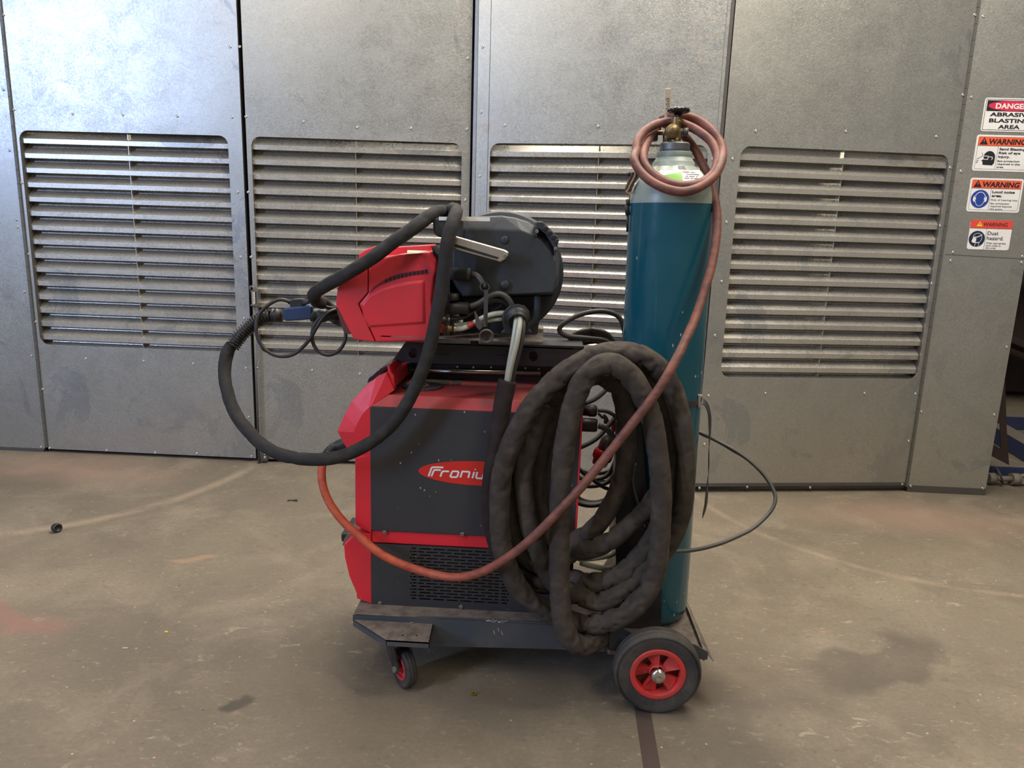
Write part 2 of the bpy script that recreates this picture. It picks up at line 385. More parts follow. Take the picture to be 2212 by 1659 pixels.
# ------------------------------------------------------------------ floor and booth front
MB().box((0, 3.5, -.05), (16, 15, .1)).build('floor', 'floor', kind='structure', label='worn brown concrete floor with scratches and pinkish stains', origin=(0, 0, 0))
st = MB(); a, b, c, d = at_z(1371, 1530, .0), at_z(1404, 1530, .0), at_z(1426, 1659, .0), at_z(1390, 1659, .0)
dirv = (d-a); st.poly([a - dirv*.25, b - dirv*.25, c + dirv*1.5, d + dirv*1.5], (0, 0, .0015))
st.build('trim_1', plain('joint_strip_steel', (84, 72, 66), .4, .3), kind='structure', label='dark steel joint strip set in the floor')
Z = Vector((0, 0, 1))
def sheet_with_hole(mb, P0, u, n, w, h, hole, th, z0, rad=.05):
    """front sheet from P0 along u, height h, rounded opening hole=(u0,u1,z0,z1)"""
    u0, u1, a0, a1 = hole; inner = []; outer = []
    K = 8
    def arc(cx, cz, s, corner, first, second):
        for k in range(K+1):
            a = s - (math.pi/2)*k/K; x = cx + rad*math.cos(a); z = cz + rad*math.sin(a); inner.append((x, z))
            if k*2 < K: outer.append(first(x, z))
            elif k*2 == K: outer.append(corner)
            else: outer.append(second(x, z))
    arc(u1-rad, a1-rad, math.pi/2, (w, h), lambda x, z: (x, h), lambda x, z: (w, z))
    arc(u1-rad, a0+rad, 0, (w, z0), lambda x, z: (w, z), lambda x, z: (x, z0))
    arc(u0+rad, a0+rad, -math.pi/2, (0, z0), lambda x, z: (x, z0), lambda x, z: (0, z))
    arc(u0+rad, a1-rad, math.pi, (0, h), lambda x, z: (0, z), lambda x, z: (x, h))
    def pt(p, off): return Vector(P0) + u*p[0] + Z*p[1] - n*off
    N = len(inner)
    fi = [pt(p, 0) for p in inner]; fo = [pt(p, 0) for p in outer]; bi = [pt(p, th) for p in inner]; bo = [pt(p, th) for p in outer]
    V = fi+fo+bi+bo; fs = []
    for i in range(N):
        j = (i+1) % N
        fs += [(i, j, N+j, N+i), (2*N+i, 3*N+i, 3*N+j, 2*N+j), (i, 2*N+i, 2*N+j, j), (N+i, N+j, 3*N+j, 3*N+i)]
    mb.add(V, fs)
PITCHL = .0773
SCREW = None
def screw_mesh():
    m = MB(); m.lathe([(.0075, 0), (.0075, .0015), (.006, .0035), (.0028, .0042), (.0024, .002), (0, .002)], (0, 0, 0), (0, -1, 0), 12)
    return m
def add_screws(parent, lst, P, n, name='screw'):
    global SCREW
    for px, py in lst:
        w = at_plane(px, py, P, n) - n*0
        w = Vector(w)
        if SCREW is None:
            SCREW = screw_mesh().build(name, 'zinc', parent, origin=(0, 0, 0)); SCREW.location = w - WORLD[parent.name]; ob = SCREW
        else:
            ob = SCREW.copy(); COL.objects.link(ob); ob.parent = parent; ob.location = w - WORLD[parent.name]
        ob.rotation_euler = (0, random.uniform(0, 3), math.atan2(-n.x*-1, -n.y) if False else 0)
TOPZ = 2.75
def door(idx, A, B, hole_px, zlo, screws, label, mull_px=None, left_lip=False, right_lip=False):
    A = Vector(A); B = Vector(B); u = (B-A); w = u.length; u.normalize(); n = Vector((u.y, -u.x, 0))   # n points to viewer
    if n.y > 0: n = -n
    root = thing('door_%d' % idx, A, label, kind='structure')
    def U(px, py): p = at_plane(px, py, A, n); return (p-A).dot(u)
    u0, u1 = U(*hole_px[0]), U(*hole_px[1])
    z1 = 1.822; z0 = .648
    m = MB(); sheet_with_hole(m, A, u, n, w, TOPZ, (u0, u1, z0, z1), .004, zlo)
    m.build('door_sheet', 'galv', root)
    m = MB()
    for (x, wd_) in ((.012, .024), (w-.012, .024)):
        c = A + u*x - n*.027 + Z*((TOPZ+zlo)/2); R = Matrix((u, -n, Z)).transposed(); m.box(c, (wd_, .045, TOPZ-zlo), R)
    m.box(A + u*(w/2) - n*.027 + Z*(zlo+.012), (w-.05, .045, .024), Matrix((u, -n, Z)).transposed())
    m.build('door_frame', 'channel', root)
    # louvre blades
    m = MB(); s0, s1 = u0-.012, u1+.012
    prof = [(.054, .082), (.047, .060), (.012, .0265), (.010, .0245), (.010, 0), (.020, .001)]
    k = 0
    while True:
        zl = 1.757 - k*PITCHL
        if zl < .58: break
        for i in range(len(prof)-1):
            (d0, h0), (d1, h1) = prof[i], prof[i+1]
            q = [A+u*s0-n*(d0+.006)+Z*(zl+h0), A+u*s1-n*(d0+.006)+Z*(zl+h0), A+u*s1-n*(d1+.006)+Z*(zl+h1), A+u*s0-n*(d1+.006)+Z*(zl+h1)]
            q2 = [p - n*.0015 - Z*.001 for p in q]
            m.add(q+q2, [(0, 1, 2, 3), (7, 6, 5, 4), (0, 4, 5, 1), (2, 6, 7, 3)])
        k += 1
    m.build('louvre', 'louvre', root)
    m = MB()
    for x in (s0, s1): m.box(A+u*x-n*.045+Z*((z0+z1)/2), (.004, .075, z1-z0+.04), Matrix((u, -n, Z)).transposed())
    m.build('louvre_surround', 'channel', root)
    if mull_px:
        um = U(*mull_px); MB().box(A+u*um-n*.048+Z*((z0+z1)/2), (.003, .05, z1-z0), Matrix((u, -n, Z)).transposed()).build('louvre_divider', 'louvre', root)
    for px, py in screws:
        p = at_plane(px, py, A, n); ob = None
        add_one_screw(root, p, n)
    return root, A, u, n, w
def add_one_screw(parent, p, n):
    global SCREW
    if SCREW is None:
        SCREW = screw_mesh().build('screw', 'zinc', parent, origin=(0, 0, 0)); ob = SCREW
    else:
        ob = SCREW.copy(); COL.objects.link(ob); ob.parent = parent
    ob.location = Vector(p) - WORLD[parent.name]; ob.rotation_euler = (0, 0, math.atan2(n.x, -n.y))
YW = 4.07
d1 = door(1, (-2.925, YW, 0), (-1.672, YW, 0), [(52, 400), (497, 400)], .02,
     [(30, 237), (157, 246), (265, 248), (383, 251), (501, 253), (497, 101), (47, 395), (61, 549), (77, 695), (92, 841), (107, 968), (230, 973), (335, 978), (425, 980), (543, 986), (513, 415), (520, 555), (527, 688), (531, 795), (537, 901), (185, 775), (310, 780), (417, 786), (8, 32)],
     'leftmost galvanised bifold door leaf with louvred opening and a bluish sheen', (282, 450))
d2 = door(2, (-1.648, 4.068, 0), (-.452, 4.135, 0), [(547, 420), (996, 420)], .02,
     [(518, 101), (531, 252), (655, 263), (772, 275), (888, 277), (1010, 126), (1009, 279), (536, 415), (542, 555), (555, 795), (558, 901), (674, 800), (777, 808), (1005, 432)],
     'second galvanised louvred door leaf with brown stains and a drop bolt', (768, 450))
d3 = door(3, (-.418, 4.10, 0), (.812, 3.897, 0), [(1057, 400), (1524, 400)], .02,
     [(1043, 101), (1039, 242), (1036, 380), (1090, 271), (1292, 273), (1540, 344), (1561, 177), (1578, 5)],
     'third galvanised louvred door leaf behind the teal gas cylinder', (1289, 400))
d4 = door(4, (.836, 3.89, 0), (2.05, 4.075, 0), [(1592, 420), (2040, 420)], .035,
     [(1633, 283), (1828, 284), (2023, 295), (2053, 362), (2031, 488), (2013, 613), (1583, 343), (1570, 480), (1559, 608), (1545, 725), (1531, 855), (1522, 960), (1511, 1054), (1614, 1052), (1654, 850), (1868, 850), (1978, 851), (1963, 953), (1949, 1046), (1750, 1053), (2106, 32), (2080, 205)],
     'rightmost galvanised louvred door leaf, folded slightly outward', (1815, 450))
# edge strips of the folded pair
r3, A3, u3, n3, w3 = d3
m = MB(); m.poly([A3+Z*.02+n3*.004, A3+Z*.02-u3*.019-n3*.0025, A3+Z*TOPZ-u3*.019-n3*.0025, A3+Z*TOPZ+n3*.004], -n3*.002); m.build('edge_strip', 'galv', r3)
m = MB(); e = A3 + u3*.065; m.poly([e+Z*.02+n3*.0005, e+u3*.0025+Z*.02+n3*.0005, e+u3*.0025+Z*TOPZ+n3*.0005, e+Z*TOPZ+n3*.0005], n3*.0005); m.build('seam', 'channel', r3)
r4, A4, u4, n4, w4 = d4
m = MB(); m.box(A4-u4*.012-n4*.02+Z*1.385, (.016, .03, 2.70), Matrix((u4, -n4, Z)).transposed()); m.build('rubber_edge', 'channel', r4)
m = MB(); m.box(A4+u4*(w4/2)-n4*.008+Z*.045, (w4, .02, .022), Matrix((u4, -n4, Z)).transposed()); m.build('bottom_rail', 'channel', r4, bevel=.002)
m = MB(); e = A3+u3*w3; m.box(e-u3*.004+n3*.003+Z*1.385, (.014, .01, 2.72), Matrix((u3, -n3, Z)).transposed()); m.build('edge_channel', 'galv', r3)
# drop bolt on door 2
def P2(px, py, off): return at_plane(px, py, d2[1]+d2[3]*off, d2[3])
r2, n2 = d2[0], d2[3]
m = MB(); m.tube([P2(548, 655, .028), P2(560, 1000, .028)], .007, 12); bolt = m.build('drop_bolt', 'hinge', r2)
m = MB(); m.tube(resample(crv([P2(540, 626, .028), P2(541, 619, .028), P2(546, 619, .028), P2(548, 626, .028), P2(549, 655, .028)]), .01), .006, 10); m.build('bolt_hook', 'hinge', bolt)
m = MB(); a, b = P2(548, 630, .028), P2(549, 657, .028)
hp = [a.lerp(b, i/90) + Vector((math.cos(i*.9)*.0125, math.sin(i*.9)*.0125, 0)) for i in range(91)]; m.tube(hp, .0022, 6); m.build('spring', 'zinc', bolt)
m = MB(); m.pz([(541, 627), (557, 627), (557, 661), (541, 661), (541, 657), (554, 657), (554, 631), (541, 631)], 4.03, 4.07); m.build('bolt_bracket', 'hinge', bolt)
m = MB(); m.pz([(563, 977), (577, 977), (577, 996), (563, 996)], 4.045, 4.065); pl = m.build('bolt_plate', 'channel', r2)
for q in ((572, 981), (572, 988)): add_one_screw(pl, at_y(*q, 4.045), Vector((0, -1, 0)))
# piano hinges
def hinge(parent, X, Y, name='piano_hinge'):
    m = MB(); z = .03
    while z < TOPZ:
        h_ = min(TOPZ, z+.074)-z; m.box((X, Y+.004, z+h_/2), (.013, .012, h_)); z += .0755
    return m.build(name, 'hinge', parent)
hinge(d1[0], -2.932, YW-.006); hinge(d4[0], 2.057, YW-.002)
# wall columns at the sides
cl = MB(); cl.box((-3.95, YW+.06, 1.385), (2.01, .12, 2.73)); wl = cl.build('wall_left', 'galv', kind='structure', label='flat galvanised wall panel left of the doors')
for q in [(7, 194), (20, 325), (35, 475), (37, 491), (52, 630), (68, 769), (89, 966)]: add_one_screw(wl, at_y(*q, YW), Vector((0, -1, 0)))
m = MB(); m.box((-3.95, YW+.01, .01), (2.0, .03, .02)); m.build('bottom_angle', 'channel', wl)
cr = MB(); cr.box((2.277, YW+.05, 1.395), (.425, .1, 2.71)); wr = cr.build('wall_right', 'galv', kind='structure', label='narrow galvanised wall panel carrying the four safety stickers')
for q in [(2124, 35), (2099, 210), (2076, 370), (2059, 545), (2054, 563), (2209, 554), (2207, 567), (2175, 750), (2148, 896), (1991, 890), (1967, 1050), (2123, 1055)]: add_one_screw(wr, at_y(*q, YW), Vector((0, -1, 0)))
m = MB(); m.box((2.277, YW+.015, .02), (.43, .03, .04)); m.build('bottom_angle', 'channel', wr)
m = MB(); m.poly([(2.075, YW-.0012, 1.323), (2.49, YW-.0012, 1.312), (2.49, YW-.0012, 1.309), (2.075, YW-.0012, 1.32)], (0, .001, 0)); m.build('sheet_seam', 'channel', wr)
MB().box((-1.2, 4.62, 1.4), (7.4, .04, 2.8)).build('wall_back', 'gap', kind='structure', label='dark inner wall of the blasting booth behind the louvres')
MB().box((-1.2, 4.4, 2.78), (7.4, .5, .04)).build('ceiling', 'gap', kind='structure', label='dark roof of the booth above the door tops')

# ------------------------------------------------------------------ safety stickers
def rrect(x0, x1, z0, z1, r, Y, K=5):
    out = []
    for cx, cz, s in ((x1-r, z1-r, 0), (x0+r, z1-r, math.pi/2), (x0+r, z0+r, math.pi), (x1-r, z0+r, 1.5*math.pi)):
        for k in range(K+1):
            a = s + math.pi/2*k/K; out.append(Vector((cx+r*math.cos(a), Y, cz+r*math.sin(a))))
    return out
UX = Vector((1, 0, 0))
def flat(mb, pts, Y, th=.0003): mb.poly([(p[0], Y, p[1]) for p in pts], (0, th, 0))
def ell(cx, cz, rx, rz, n=32, a0=0, a1=2*math.pi): return [(cx+rx*math.cos(a0+(a1-a0)*k/n), cz+rz*math.sin(a0+(a1-a0)*k/n)) for k in range(n)]
def stroke2(mb, pts, w, Y, th=.0003):
    """one mitred band along a polyline, in the X-Z plane at depth Y"""
    P_ = [Vector((p[0], p[1])) for p in pts]; closed = len(P_) > 2 and (P_[0]-P_[-1]).length < 1e-7
    if closed: P_ = P_[:-1]
    n = len(P_); L = []; Rr = []
    for i in range(n):
        d0 = (P_[i]-P_[i-1]) if (i or closed) else (P_[1]-P_[0]); d1 = (P_[(i+1) % n]-P_[i]) if (i < n-1 or closed) else (P_[-1]-P_[-2])
        d0 = d0.normalized(); d1 = d1.normalized(); t = d0+d1
        t = t.normalized() if t.length > 1e-6 else d1
        q = Vector((-t.y, t.x)); c = max(.45, abs(q.dot(Vector((-d1.y, d1.x))))); q = q*(w/2/c); L.append(P_[i]+q); Rr.append(P_[i]-q)
    V = []
    for yy_ in (Y, Y+th):
        for a, b in zip(L, Rr): V += [(a.x, yy_, a.y), (b.x, yy_, b.y)]
    fs = []; N2 = 2*n
    for i in range(n if closed else n-1):
        a, b = 2*i, 2*((i+1) % n); fs += [(a, a+1, b+1, b), (N2+a, N2+b, N2+b+1, N2+a+1), (a, b, N2+b, N2+a), (a+1, N2+a+1, N2+b+1, b+1)]
    if not closed: fs += [(0, N2, N2+1, 1), (N2-2, N2-1, 2*N2-1, 2*N2-2)]
    mb.add(V, fs)
def sticker(x0, x1, z0, z1, label, spec):
    ys = YW-.0015
    root = thing('safety_sticker', ((x0+x1)/2, YW, z0), label, 'sticker', 'safety stickers on the right wall panel')
    m = MB(); m.loft([rrect(x0, x1, z0, z1, .012, ys), [p+Vector((0, .0013, 0)) for p in rrect(x0, x1, z0, z1, .012, ys)]]); m.build('sticker_sheet', 'white', root)
    spec(root, x0, x1, z0, z1, ys); return root
def border(root, x0, x1, z0, z1, ys, inset, w=.0022):
    m = MB(); a = rrect(x0+inset, x1-inset, z0+inset, z1-inset, .006, ys-.0004); b = rrect(x0+inset+w, x1-inset-w, z0+inset+w, z1-inset-w, .005, ys-.0004)
    n = len(a); m.add(a+b, [(i, (i+1) % n, n+(i+1) % n, n+i) for i in range(n)]); m.build('border', 'ink', root)
def tri(cx, cz, s): return [(cx-s*.58, cz-s*.45), (cx+s*.58, cz-s*.45), (cx, cz+s*.55)]
def s_danger(root, x0, x1, z0, z1, ys):
    border(root, x0, x1, z0, z1, ys, .006)
    h = z1-z0; m = MB(); zb = z1-h*.395; flat(m, [(x0+.013, zb), (x1-.013, zb), (x1-.013, z1-.012), (x0+.013, z1-.012)], ys-.0005); m.build('header', 'ink', root)
    cx = (x0+x1)/2; cz = (zb+z1-.012)/2; m = MB(); flat(m, ell(cx, cz, (x1-x0)/2-.02, h*.150), ys-.0013); m.build('header_oval', 'signred', root)
    m = MB(); add_text(m, 'DANGER', (cx, ys-.0015, cz-.0125), UX, Z, .025, .162, .035, 0, 'C'); m.build('header_lettering', 'white', root)
    m = MB()
    for t_, zz, w_ in (('ABRASIVE', .0735, .205), ('BLASTING', .044, .205), ('AREA', .0145, .107)): add_text(m, t_, (cx, ys-.0006, z0+zz), UX, Z, .0185, w_, .03, 0, 'C')
    m.build('lettering', 'ink', root)
def s_warn(root, x0, x1, z0, z1, ys, pict, lines, hdr='orange', triy='ink', wide=True, bord=True):
    h = z1-z0; i = .010 if bord else 0.0; zb = z1-h*(.30 if wide else .28)
    if bord: border(root, x0, x1, z0, z1, ys, .009, .0012)
    m = MB(); flat(m, [(x0+i, zb), (x1-i, zb), (x1-i, z1-i), (x0+i, z1-i)], ys-.0006); m.build('header', hdr, root)
    cz = (zb+z1-i)/2; th = .026 if wide else .02; cxT = x0+(.038 if wide else .047); m = MB(); flat(m, tri(cxT, cz, .036 if wide else .026), ys-.0009)
    m.build('warning_triangle', triy, root)
    m = MB(); e = 'orange' if triy == 'ink' else 'ink'; stroke2(m, [(cxT, cz+.010 if wide else cz+.006), (cxT, cz-.003)], .004 if wide else .003, ys-.0014); stroke2(m, [(cxT, cz-.009), (cxT, cz-.010)], .004 if wide else .003, ys-.0014); m.build('exclamation_mark', e, root)
    m = MB(); add_text(m, 'WARNING', (x0+(.062 if wide else .066), ys-.0008, cz-th/2), UX, Z, th, .186 if wide else .122, .035 if wide else .008, .12); m.build('header_lettering', 'ink', root)
    xd = x0+i+(x1-x0-2*i)*.405; m = MB(); stroke2(m, [(xd, z0+i), (xd, zb)], .0013, ys-.0006); stroke2(m, [(x0+i, zb), (x1-i, zb)], .0013, ys-.0008); m.build('divider', 'ink', root)
    m = MB()
    for t_, fz, ch, wf, bd in lines: add_text(m, t_, (xd+.007, ys-.0006, z0+fz*(zb-z0)), UX, Z, ch, wf, bd)
    m.build('lettering', 'ink', root); pict(root, x0+i, xd, z0+i, zb, ys)
def p_eye(root, x0, x1, z0, z1, ys):
    cx = x0+(x1-x0)*.62; cz = z0+(z1-z0)*.45; m = MB()
    pts = ell(cx+.002, cz+.006, .029, .031, 20, 0, math.pi) + [(cx-.027, cz-.004), (cx-.035, cz-.012), (cx-.028, cz-.015), (cx-.026, cz-.031), (cx+.022, cz-.033), (cx+.030, cz-.022)]
    flat(m, pts, ys-.0006); m.build('head_pictogram', 'ink', root)
    m = MB(); g = ys-.0012
    stroke2(m, [(cx-.028, cz+.012), (cx-.004, cz+.012), (cx-.004, cz-.004), (cx-.026, cz-.004), (cx-.028, cz+.012)], .003, g); stroke2(m, [(cx-.004, cz+.008), (cx+.016, cz+.008), (cx+.019, cz), (cx+.014, cz-.006)], .003, g); m.build('goggles_pictogram', 'white', root)
    m = MB(); stroke2(m, [(x0+.004, cz-.004), (cx-.030, cz+.012), (cx-.036, cz+.028)], .002, ys-.0006); stroke2(m, [(x0+.004, cz-.014), (x0+.016, cz-.008)], .0025, ys-.0006); stroke2(m, [(x0+.004, cz-.022), (x0+.012, cz-.018)], .003, ys-.0006); m.build('grit_arrows', 'ink', root)
def p_ear(root, x0, x1, z0, z1, ys):
    cx = (x0+x1)/2; cz = (z0+z1)/2; R = min(x1-x0, z1-z0)*.46; m = MB(); flat(m, ell(cx, cz, R, R), ys-.0006); m.build('blue_disc', 'signblue', root)
    m = MB(); g = ys-.0012; arc = ell(cx, cz+.006, R*.55, R*.62, 16, 0, math.pi) + [(cx-R*.55, cz+.006)]; stroke2(m, arc, .003, g)
    for s in (-1, 1): flat(m, ell(cx+s*R*.6, cz, R*.16, R*.33, 14), g)
    lo_ = ell(cx, cz-.002, R*.5, R*.72, 18, math.pi, 2*math.pi) + [(cx+R*.5, cz-.002)]; stroke2(m, lo_, .0022, g); m.build('ear_muff_pictogram', 'white', root)
def p_mask(root, x0, x1, z0, z1, ys):
    cx = (x0+x1)/2; cz = (z0+z1)/2; R = min(x1-x0, z1-z0)*.47; m = MB(); flat(m, ell(cx, cz, R, R), ys-.0006); m.build('navy_disc', 'navy', root)
    m = MB(); g = ys-.0012
    flat(m, [(cx-R*.62, cz-R*.35), (cx-R*.5, cz+R*.1), (cx-R*.25, cz+R*.22), (cx-R*.05, cz-R*.05), (cx-R*.12, cz-R*.52), (cx-R*.45, cz-R*.5)], g)
    stroke2(m, [(cx-R*.2, cz+R*.1), (cx+R*.62, cz+R*.52)], .004, g); stroke2(m, [(cx-R*.15, cz-R*.5), (cx+R*.4, cz-R*.45)], .004, g)
    stroke2(m, ell(cx+R*.05, cz+R*.2, R*.55, R*.5, 14, 0, math.pi) + [(cx-R*.5, cz+R*.2), (cx-R*.1, cz+R*.28)], .0018, g)
    stroke2(m, [(cx+R*.6, cz+R*.2), (cx+R*.55, cz-R*.2), (cx+R*.35, cz-R*.42), (cx+R*.3, cz-R*.9)], .0018, g); stroke2(m, [(cx-R*.1, cz-R*.5), (cx-R*.15, cz-R*.95)], .0018, g); m.build('dust_mask_pictogram', 'white', root)
sticker(2.157, 2.430, 1.942, 2.103, 'topmost safety sticker reading DANGER ABRASIVE BLASTING AREA', s_danger)
sticker(2.145, 2.418, 1.748, 1.925, 'orange WARNING sticker about sand blasting and eye injury, with goggled head', lambda *a: s_warn(*a, p_eye, [('Sand Blasting', .84, .0115, .130, .03), ('Risk of eye', .69, .0115, .107, .03), ('injury.', .54, .0115, .058, .03), ('Eye protection', .38, .0085, .110, .022), ('required in this', .26, .0085, .114, .022), ('area.', .14, .0085, .036, .022)]))
sticker(2.147, 2.413, 1.544, 1.713, 'orange WARNING sticker reading Loud noise area, with blue ear muff disc', lambda *a: s_warn(*a, p_ear, [('Loud noise', .81, .013, .113, .03), ('area.', .65, .013, .052, .03), ('Risk of hearing loss.', .49, .0085, .135, .006), ('Ear protection', .34, .0085, .094, .01), ('required beyond', .22, .0085, .108, .01), ('this point.', .10, .0085, .066, .01)]))
sticker(2.180, 2.394, 1.352, 1.503, 'lowest and smallest sticker, a red WARNING about dust hazard with mask', lambda *a: s_warn(*a, p_mask, [('Dust', .70, .019, .055, .008), ('hazard.', .47, .019, .085, .008), ('Wear appropriate', .28, .009, .100, .008), ('dust mask in', .16, .009, .076, .008), ('this area.', .05, .009, .054, .008)], hdr='signred2', triy='yellow', wide=False, bord=False))

# ------------------------------------------------------------------ trolley
Yt, Yb, Yf = 2.07, 2.131, 2.465      # deck edge, machine near side, machine far side
DZ = .21
tr = thing('welding_trolley', (-.1, 2.27, 0), 'dusty dark grey steel trolley carrying the red welding machine and the gas cylinder', 'trolley')
xl, xr = -.563, .235
m = MB(); m.box(((xl+xr)/2, (Yt+Yf+.05)/2, DZ-.0025), (xr-xl, Yf+.05-Yt, .005)); m.build('deck', 'deck', tr, label='dusty brown deck plate', bevel=.002)
m = MB(); m.pz([(762, 1329), (940, 1333), (1190, 1345), (1330, 1352), (1330, 1409), (1190, 1402), (940, 1396), (762, 1340)], Yt, Yt+.004)
m.box(((xl+xr)/2, Yf+.048, .16), (xr-xl, .004, .09)); m.box((xl+.003, (Yt+Yf)/2+.02, .185), (.004, Yf-Yt, .045)); m.build('side_beam', 'frame', tr)
m = MB(); m.box((-.04, 2.20, .088), (.54, .04, .03)); m.build('cross_member', 'frame', tr)
scratches = MB()
for k in range(26):
    x = 1048+random.random()*44; y = 1338+ (x-1048)*.08 + random.uniform(-2, 3) + 2; a = at_y(x, y, Yt-.0004); b = at_y(x+random.uniform(1, 6), y+random.uniform(-1.6, 1.6), Yt-.0004); stroke2(scratches, [(a.x, a.z), (b.x, b.z)], .0008, Yt-.0004)
for (x, y) in ((1066, 1362), (1075, 1356), (1083, 1364)): a = at_y(x, y, Yt-.0004); b = at_y(x+3, y+8, Yt-.0004); stroke2(scratches, [(a.x, a.z), (b.x, b.z)], .0008, Yt-.0004)
scratches.build('paint_scratches', 'white', tr)
# front corner bracket
BZ = .188
def bracket(parent):
    o = [at_z(765, 1333, BZ), at_z(940, 1334, BZ), at_z(928, 1386, BZ), at_z(833, 1384, BZ)]; o[0].y = o[1].y = Yt+.0; o[3].y = o[2].y = 1.965
    m = MB(); m.poly(o, (0, 0, -.004)); q = m.build('corner_bracket', 'deck', parent, label='dusty top of the caster bracket')
    m = MB()
    for i, j, h in ((3, 2, .018), (0, 3, .022), (2, 1, .032)): m.poly([o[i], o[j], o[j]-Z*h, o[i]-Z*h], Vector((0, .002, 0)) if i == 3 else Vector((.002, 0, 0)) * (1 if i == 0 else -1))
    m.build('bracket_flange', 'frame', q)
    for k, (x, y) in enumerate([(799, 1336), (891, 1345), (842, 1365)]):
        p = at_z(x, y, BZ); MB().lathe([(.009, 0), (.0085, .002), (.006, .003), (0, .0033)], p, (0, 0, 1), 14).build('rivet', 'deck', q)
    for (x, y) in ((870, 1372), (900, 1373)):
        p = at_z(x, y, BZ+.0006); MB().cyl(p, p+Z*.0004, .0035, 12).build('bolt_hole', 'gap', q)
    return q
bracket(tr)
def wheel(parent, c, n, R, w, rimR, name='wheel', big=True):
    c = Vector(c); n = Vector(n).normalized(); h = w/2
    m = MB(); prof = [(rimR, h*.86), (rimR*1.06, h*.96), (R*.80, h*.92), (R*.86, h), (R*.955, h*.93), (R*.99, h*.70)]
    for k in (-1, 0, 1): prof += [(R, h*(.36-.3*k*1)*.9), (R*.99, h*(.32-.3*k)*.9)] if False else []
    prof += [(R, h*.45), (R, h*.40), (R*.99, h*.38), (R*.99, h*.30), (R, h*.28), (R, -h*.28), (R*.99, -h*.30), (R*.99, -h*.38), (R, -h*.40), (R, -h*.45), (R*.99, -h*.70), (R*.955, -h*.93), (R*.86, -h), (R*.8, -h*.92), (rimR*1.06, -h*.96), (rimR, -h*.86), (rimR, h*.86)]
    m.lathe(prof, c, n, 56); 
    if big:
        for q in (.895, .91, .925, .94): m.lathe([(R*q-.0006, h*.955), (R*q, h*1.01), (R*q+.0006, h*.955)], c, n, 56)
    ty = m.build(name, 'rubber', parent)
    m = MB(); m.lathe([(rimR*1.02, h*.86), (rimR*1.0, h*.98), (rimR*.97, h*1.0), (rimR*.84, h*1.0), (rimR*.82, h*.97), (rimR*.81, -h*.8), (rimR, -h*.9)], c, n, 48); m.lathe([(rimR*.22, h*.3), (rimR*.22, -h*.3)], c, n, 24)
    m.lathe([(0, h*.78), (rimR*.30, h*.78), (rimR*.31, h*.5), (rimR*.31, -h*.6)], c, n, 28)
    ref = Vector((0, 0, 1)); u = (ref - n*ref.dot(n)).normalized(); v = n.cross(u)
    for k in range(5):
        a = 2*math.pi*k/5 + .30; 
        for (r0, r1, a0, a1, f0, f1) in ((rimR*.28, rimR*.83, .42, .34, .60, .72),):
            def pt(r, an, d): return c + (u*math.cos(an)+v*math.sin(an))*r + n*d
            m.loft([[pt(r0, a-a0, h*f0), pt(r0, a+a0*.8, h*(f0-.35)), pt(r1, a+a1, h*(f1-.5)), pt(r1, a-a1, h*f1)], [pt(r0, a-a0, -h*.1), pt(r0, a+a0*.8, -h*.4), pt(r1, a+a1, -h*.5), pt(r1, a-a1, -h*.1)]])
    rm = m.build('rim', 'rimred', ty)
    m = MB(); m.lathe([(rimR*.84, -h*.35), (rimR*.2, -h*.35)], c, n, 30); m.build('rim_web', plain('dusty_web', (104, 72, 62), .8), ty)
    if big:
        m = MB(); m.lathe([(rimR*.30, h*.75), (rimR*.295, h*1.12), (rimR*.24, h*1.38), (rimR*.14, h*1.5), (rimR*.06, h*1.49), (rimR*.04, h*1.44), (0, h*1.43)], c, n, 28); m.build('hub_cap', 'chrome', ty, label='shiny metal hub cap')
    return ty
RW = .1285
wc = at_y(1417, 1450, 1.99); wc.z = RW; wc.x = .365
wheel(tr, wc, (0, -1, 0), RW, .062, .0805)
wheel(tr, (wc.x, 2.55, RW), (0, 1, 0), RW, .062, .077)
MB().cyl((wc.x, 1.99, RW), (wc.x, 2.55, RW), .011, 16).build('axle', 'dustysteel', tr)
def caster(parent, c, n, top):
    c = Vector(c); n = Vector(n).normalized(); t = Vector((-n.y, n.x, 0)); 
    if t.x < 0: t = -t
    w = wheel(parent, c, n, .062, .034, .038, 'caster_wheel', big=False)
    m = MB(); T = Vector(top)
    for s in (-1, 1):
        q = n*.024*s; a = c+q
        m.poly([T+q+t*.040, T+q-t*.050, a-t*.020-Z*.012, a+t*.012-Z*.014, a+t*.016+Z*.02], n*.003*s)
    m.poly([T+t*.045+n*.032, T-t*.045+n*.032, T-t*.045-n*.032, T+t*.045-n*.032], Z*.004)
    m.lathe([(.03, -.001), (.034, -.010), (.03, -.018)], T, (0, 0, 1), 24)
    fk = m.build('caster_fork', plain('caster_fork_grey', (48, 46, 46), .5, .3, dirt=(110, 100, 88)), parent)
    m = MB(); m.cyl(c-n*.034, c+n*.034, .006, 12); m.cyl(c+n*.026, c+n*.036, .0105, 6); m.build('axle_bolt', 'dustysteel', fk)
cn = Vector((-.80, -.60, 0))
cc = at_y(873, 1446, 2.03); cc.z = .062
caster(tr, cc, cn, (cc.x-.028, 2.03+.005, .166)); caster(tr, (cc.x, 2.47, .062), cn, (cc.x-.03, 2.47, .166))
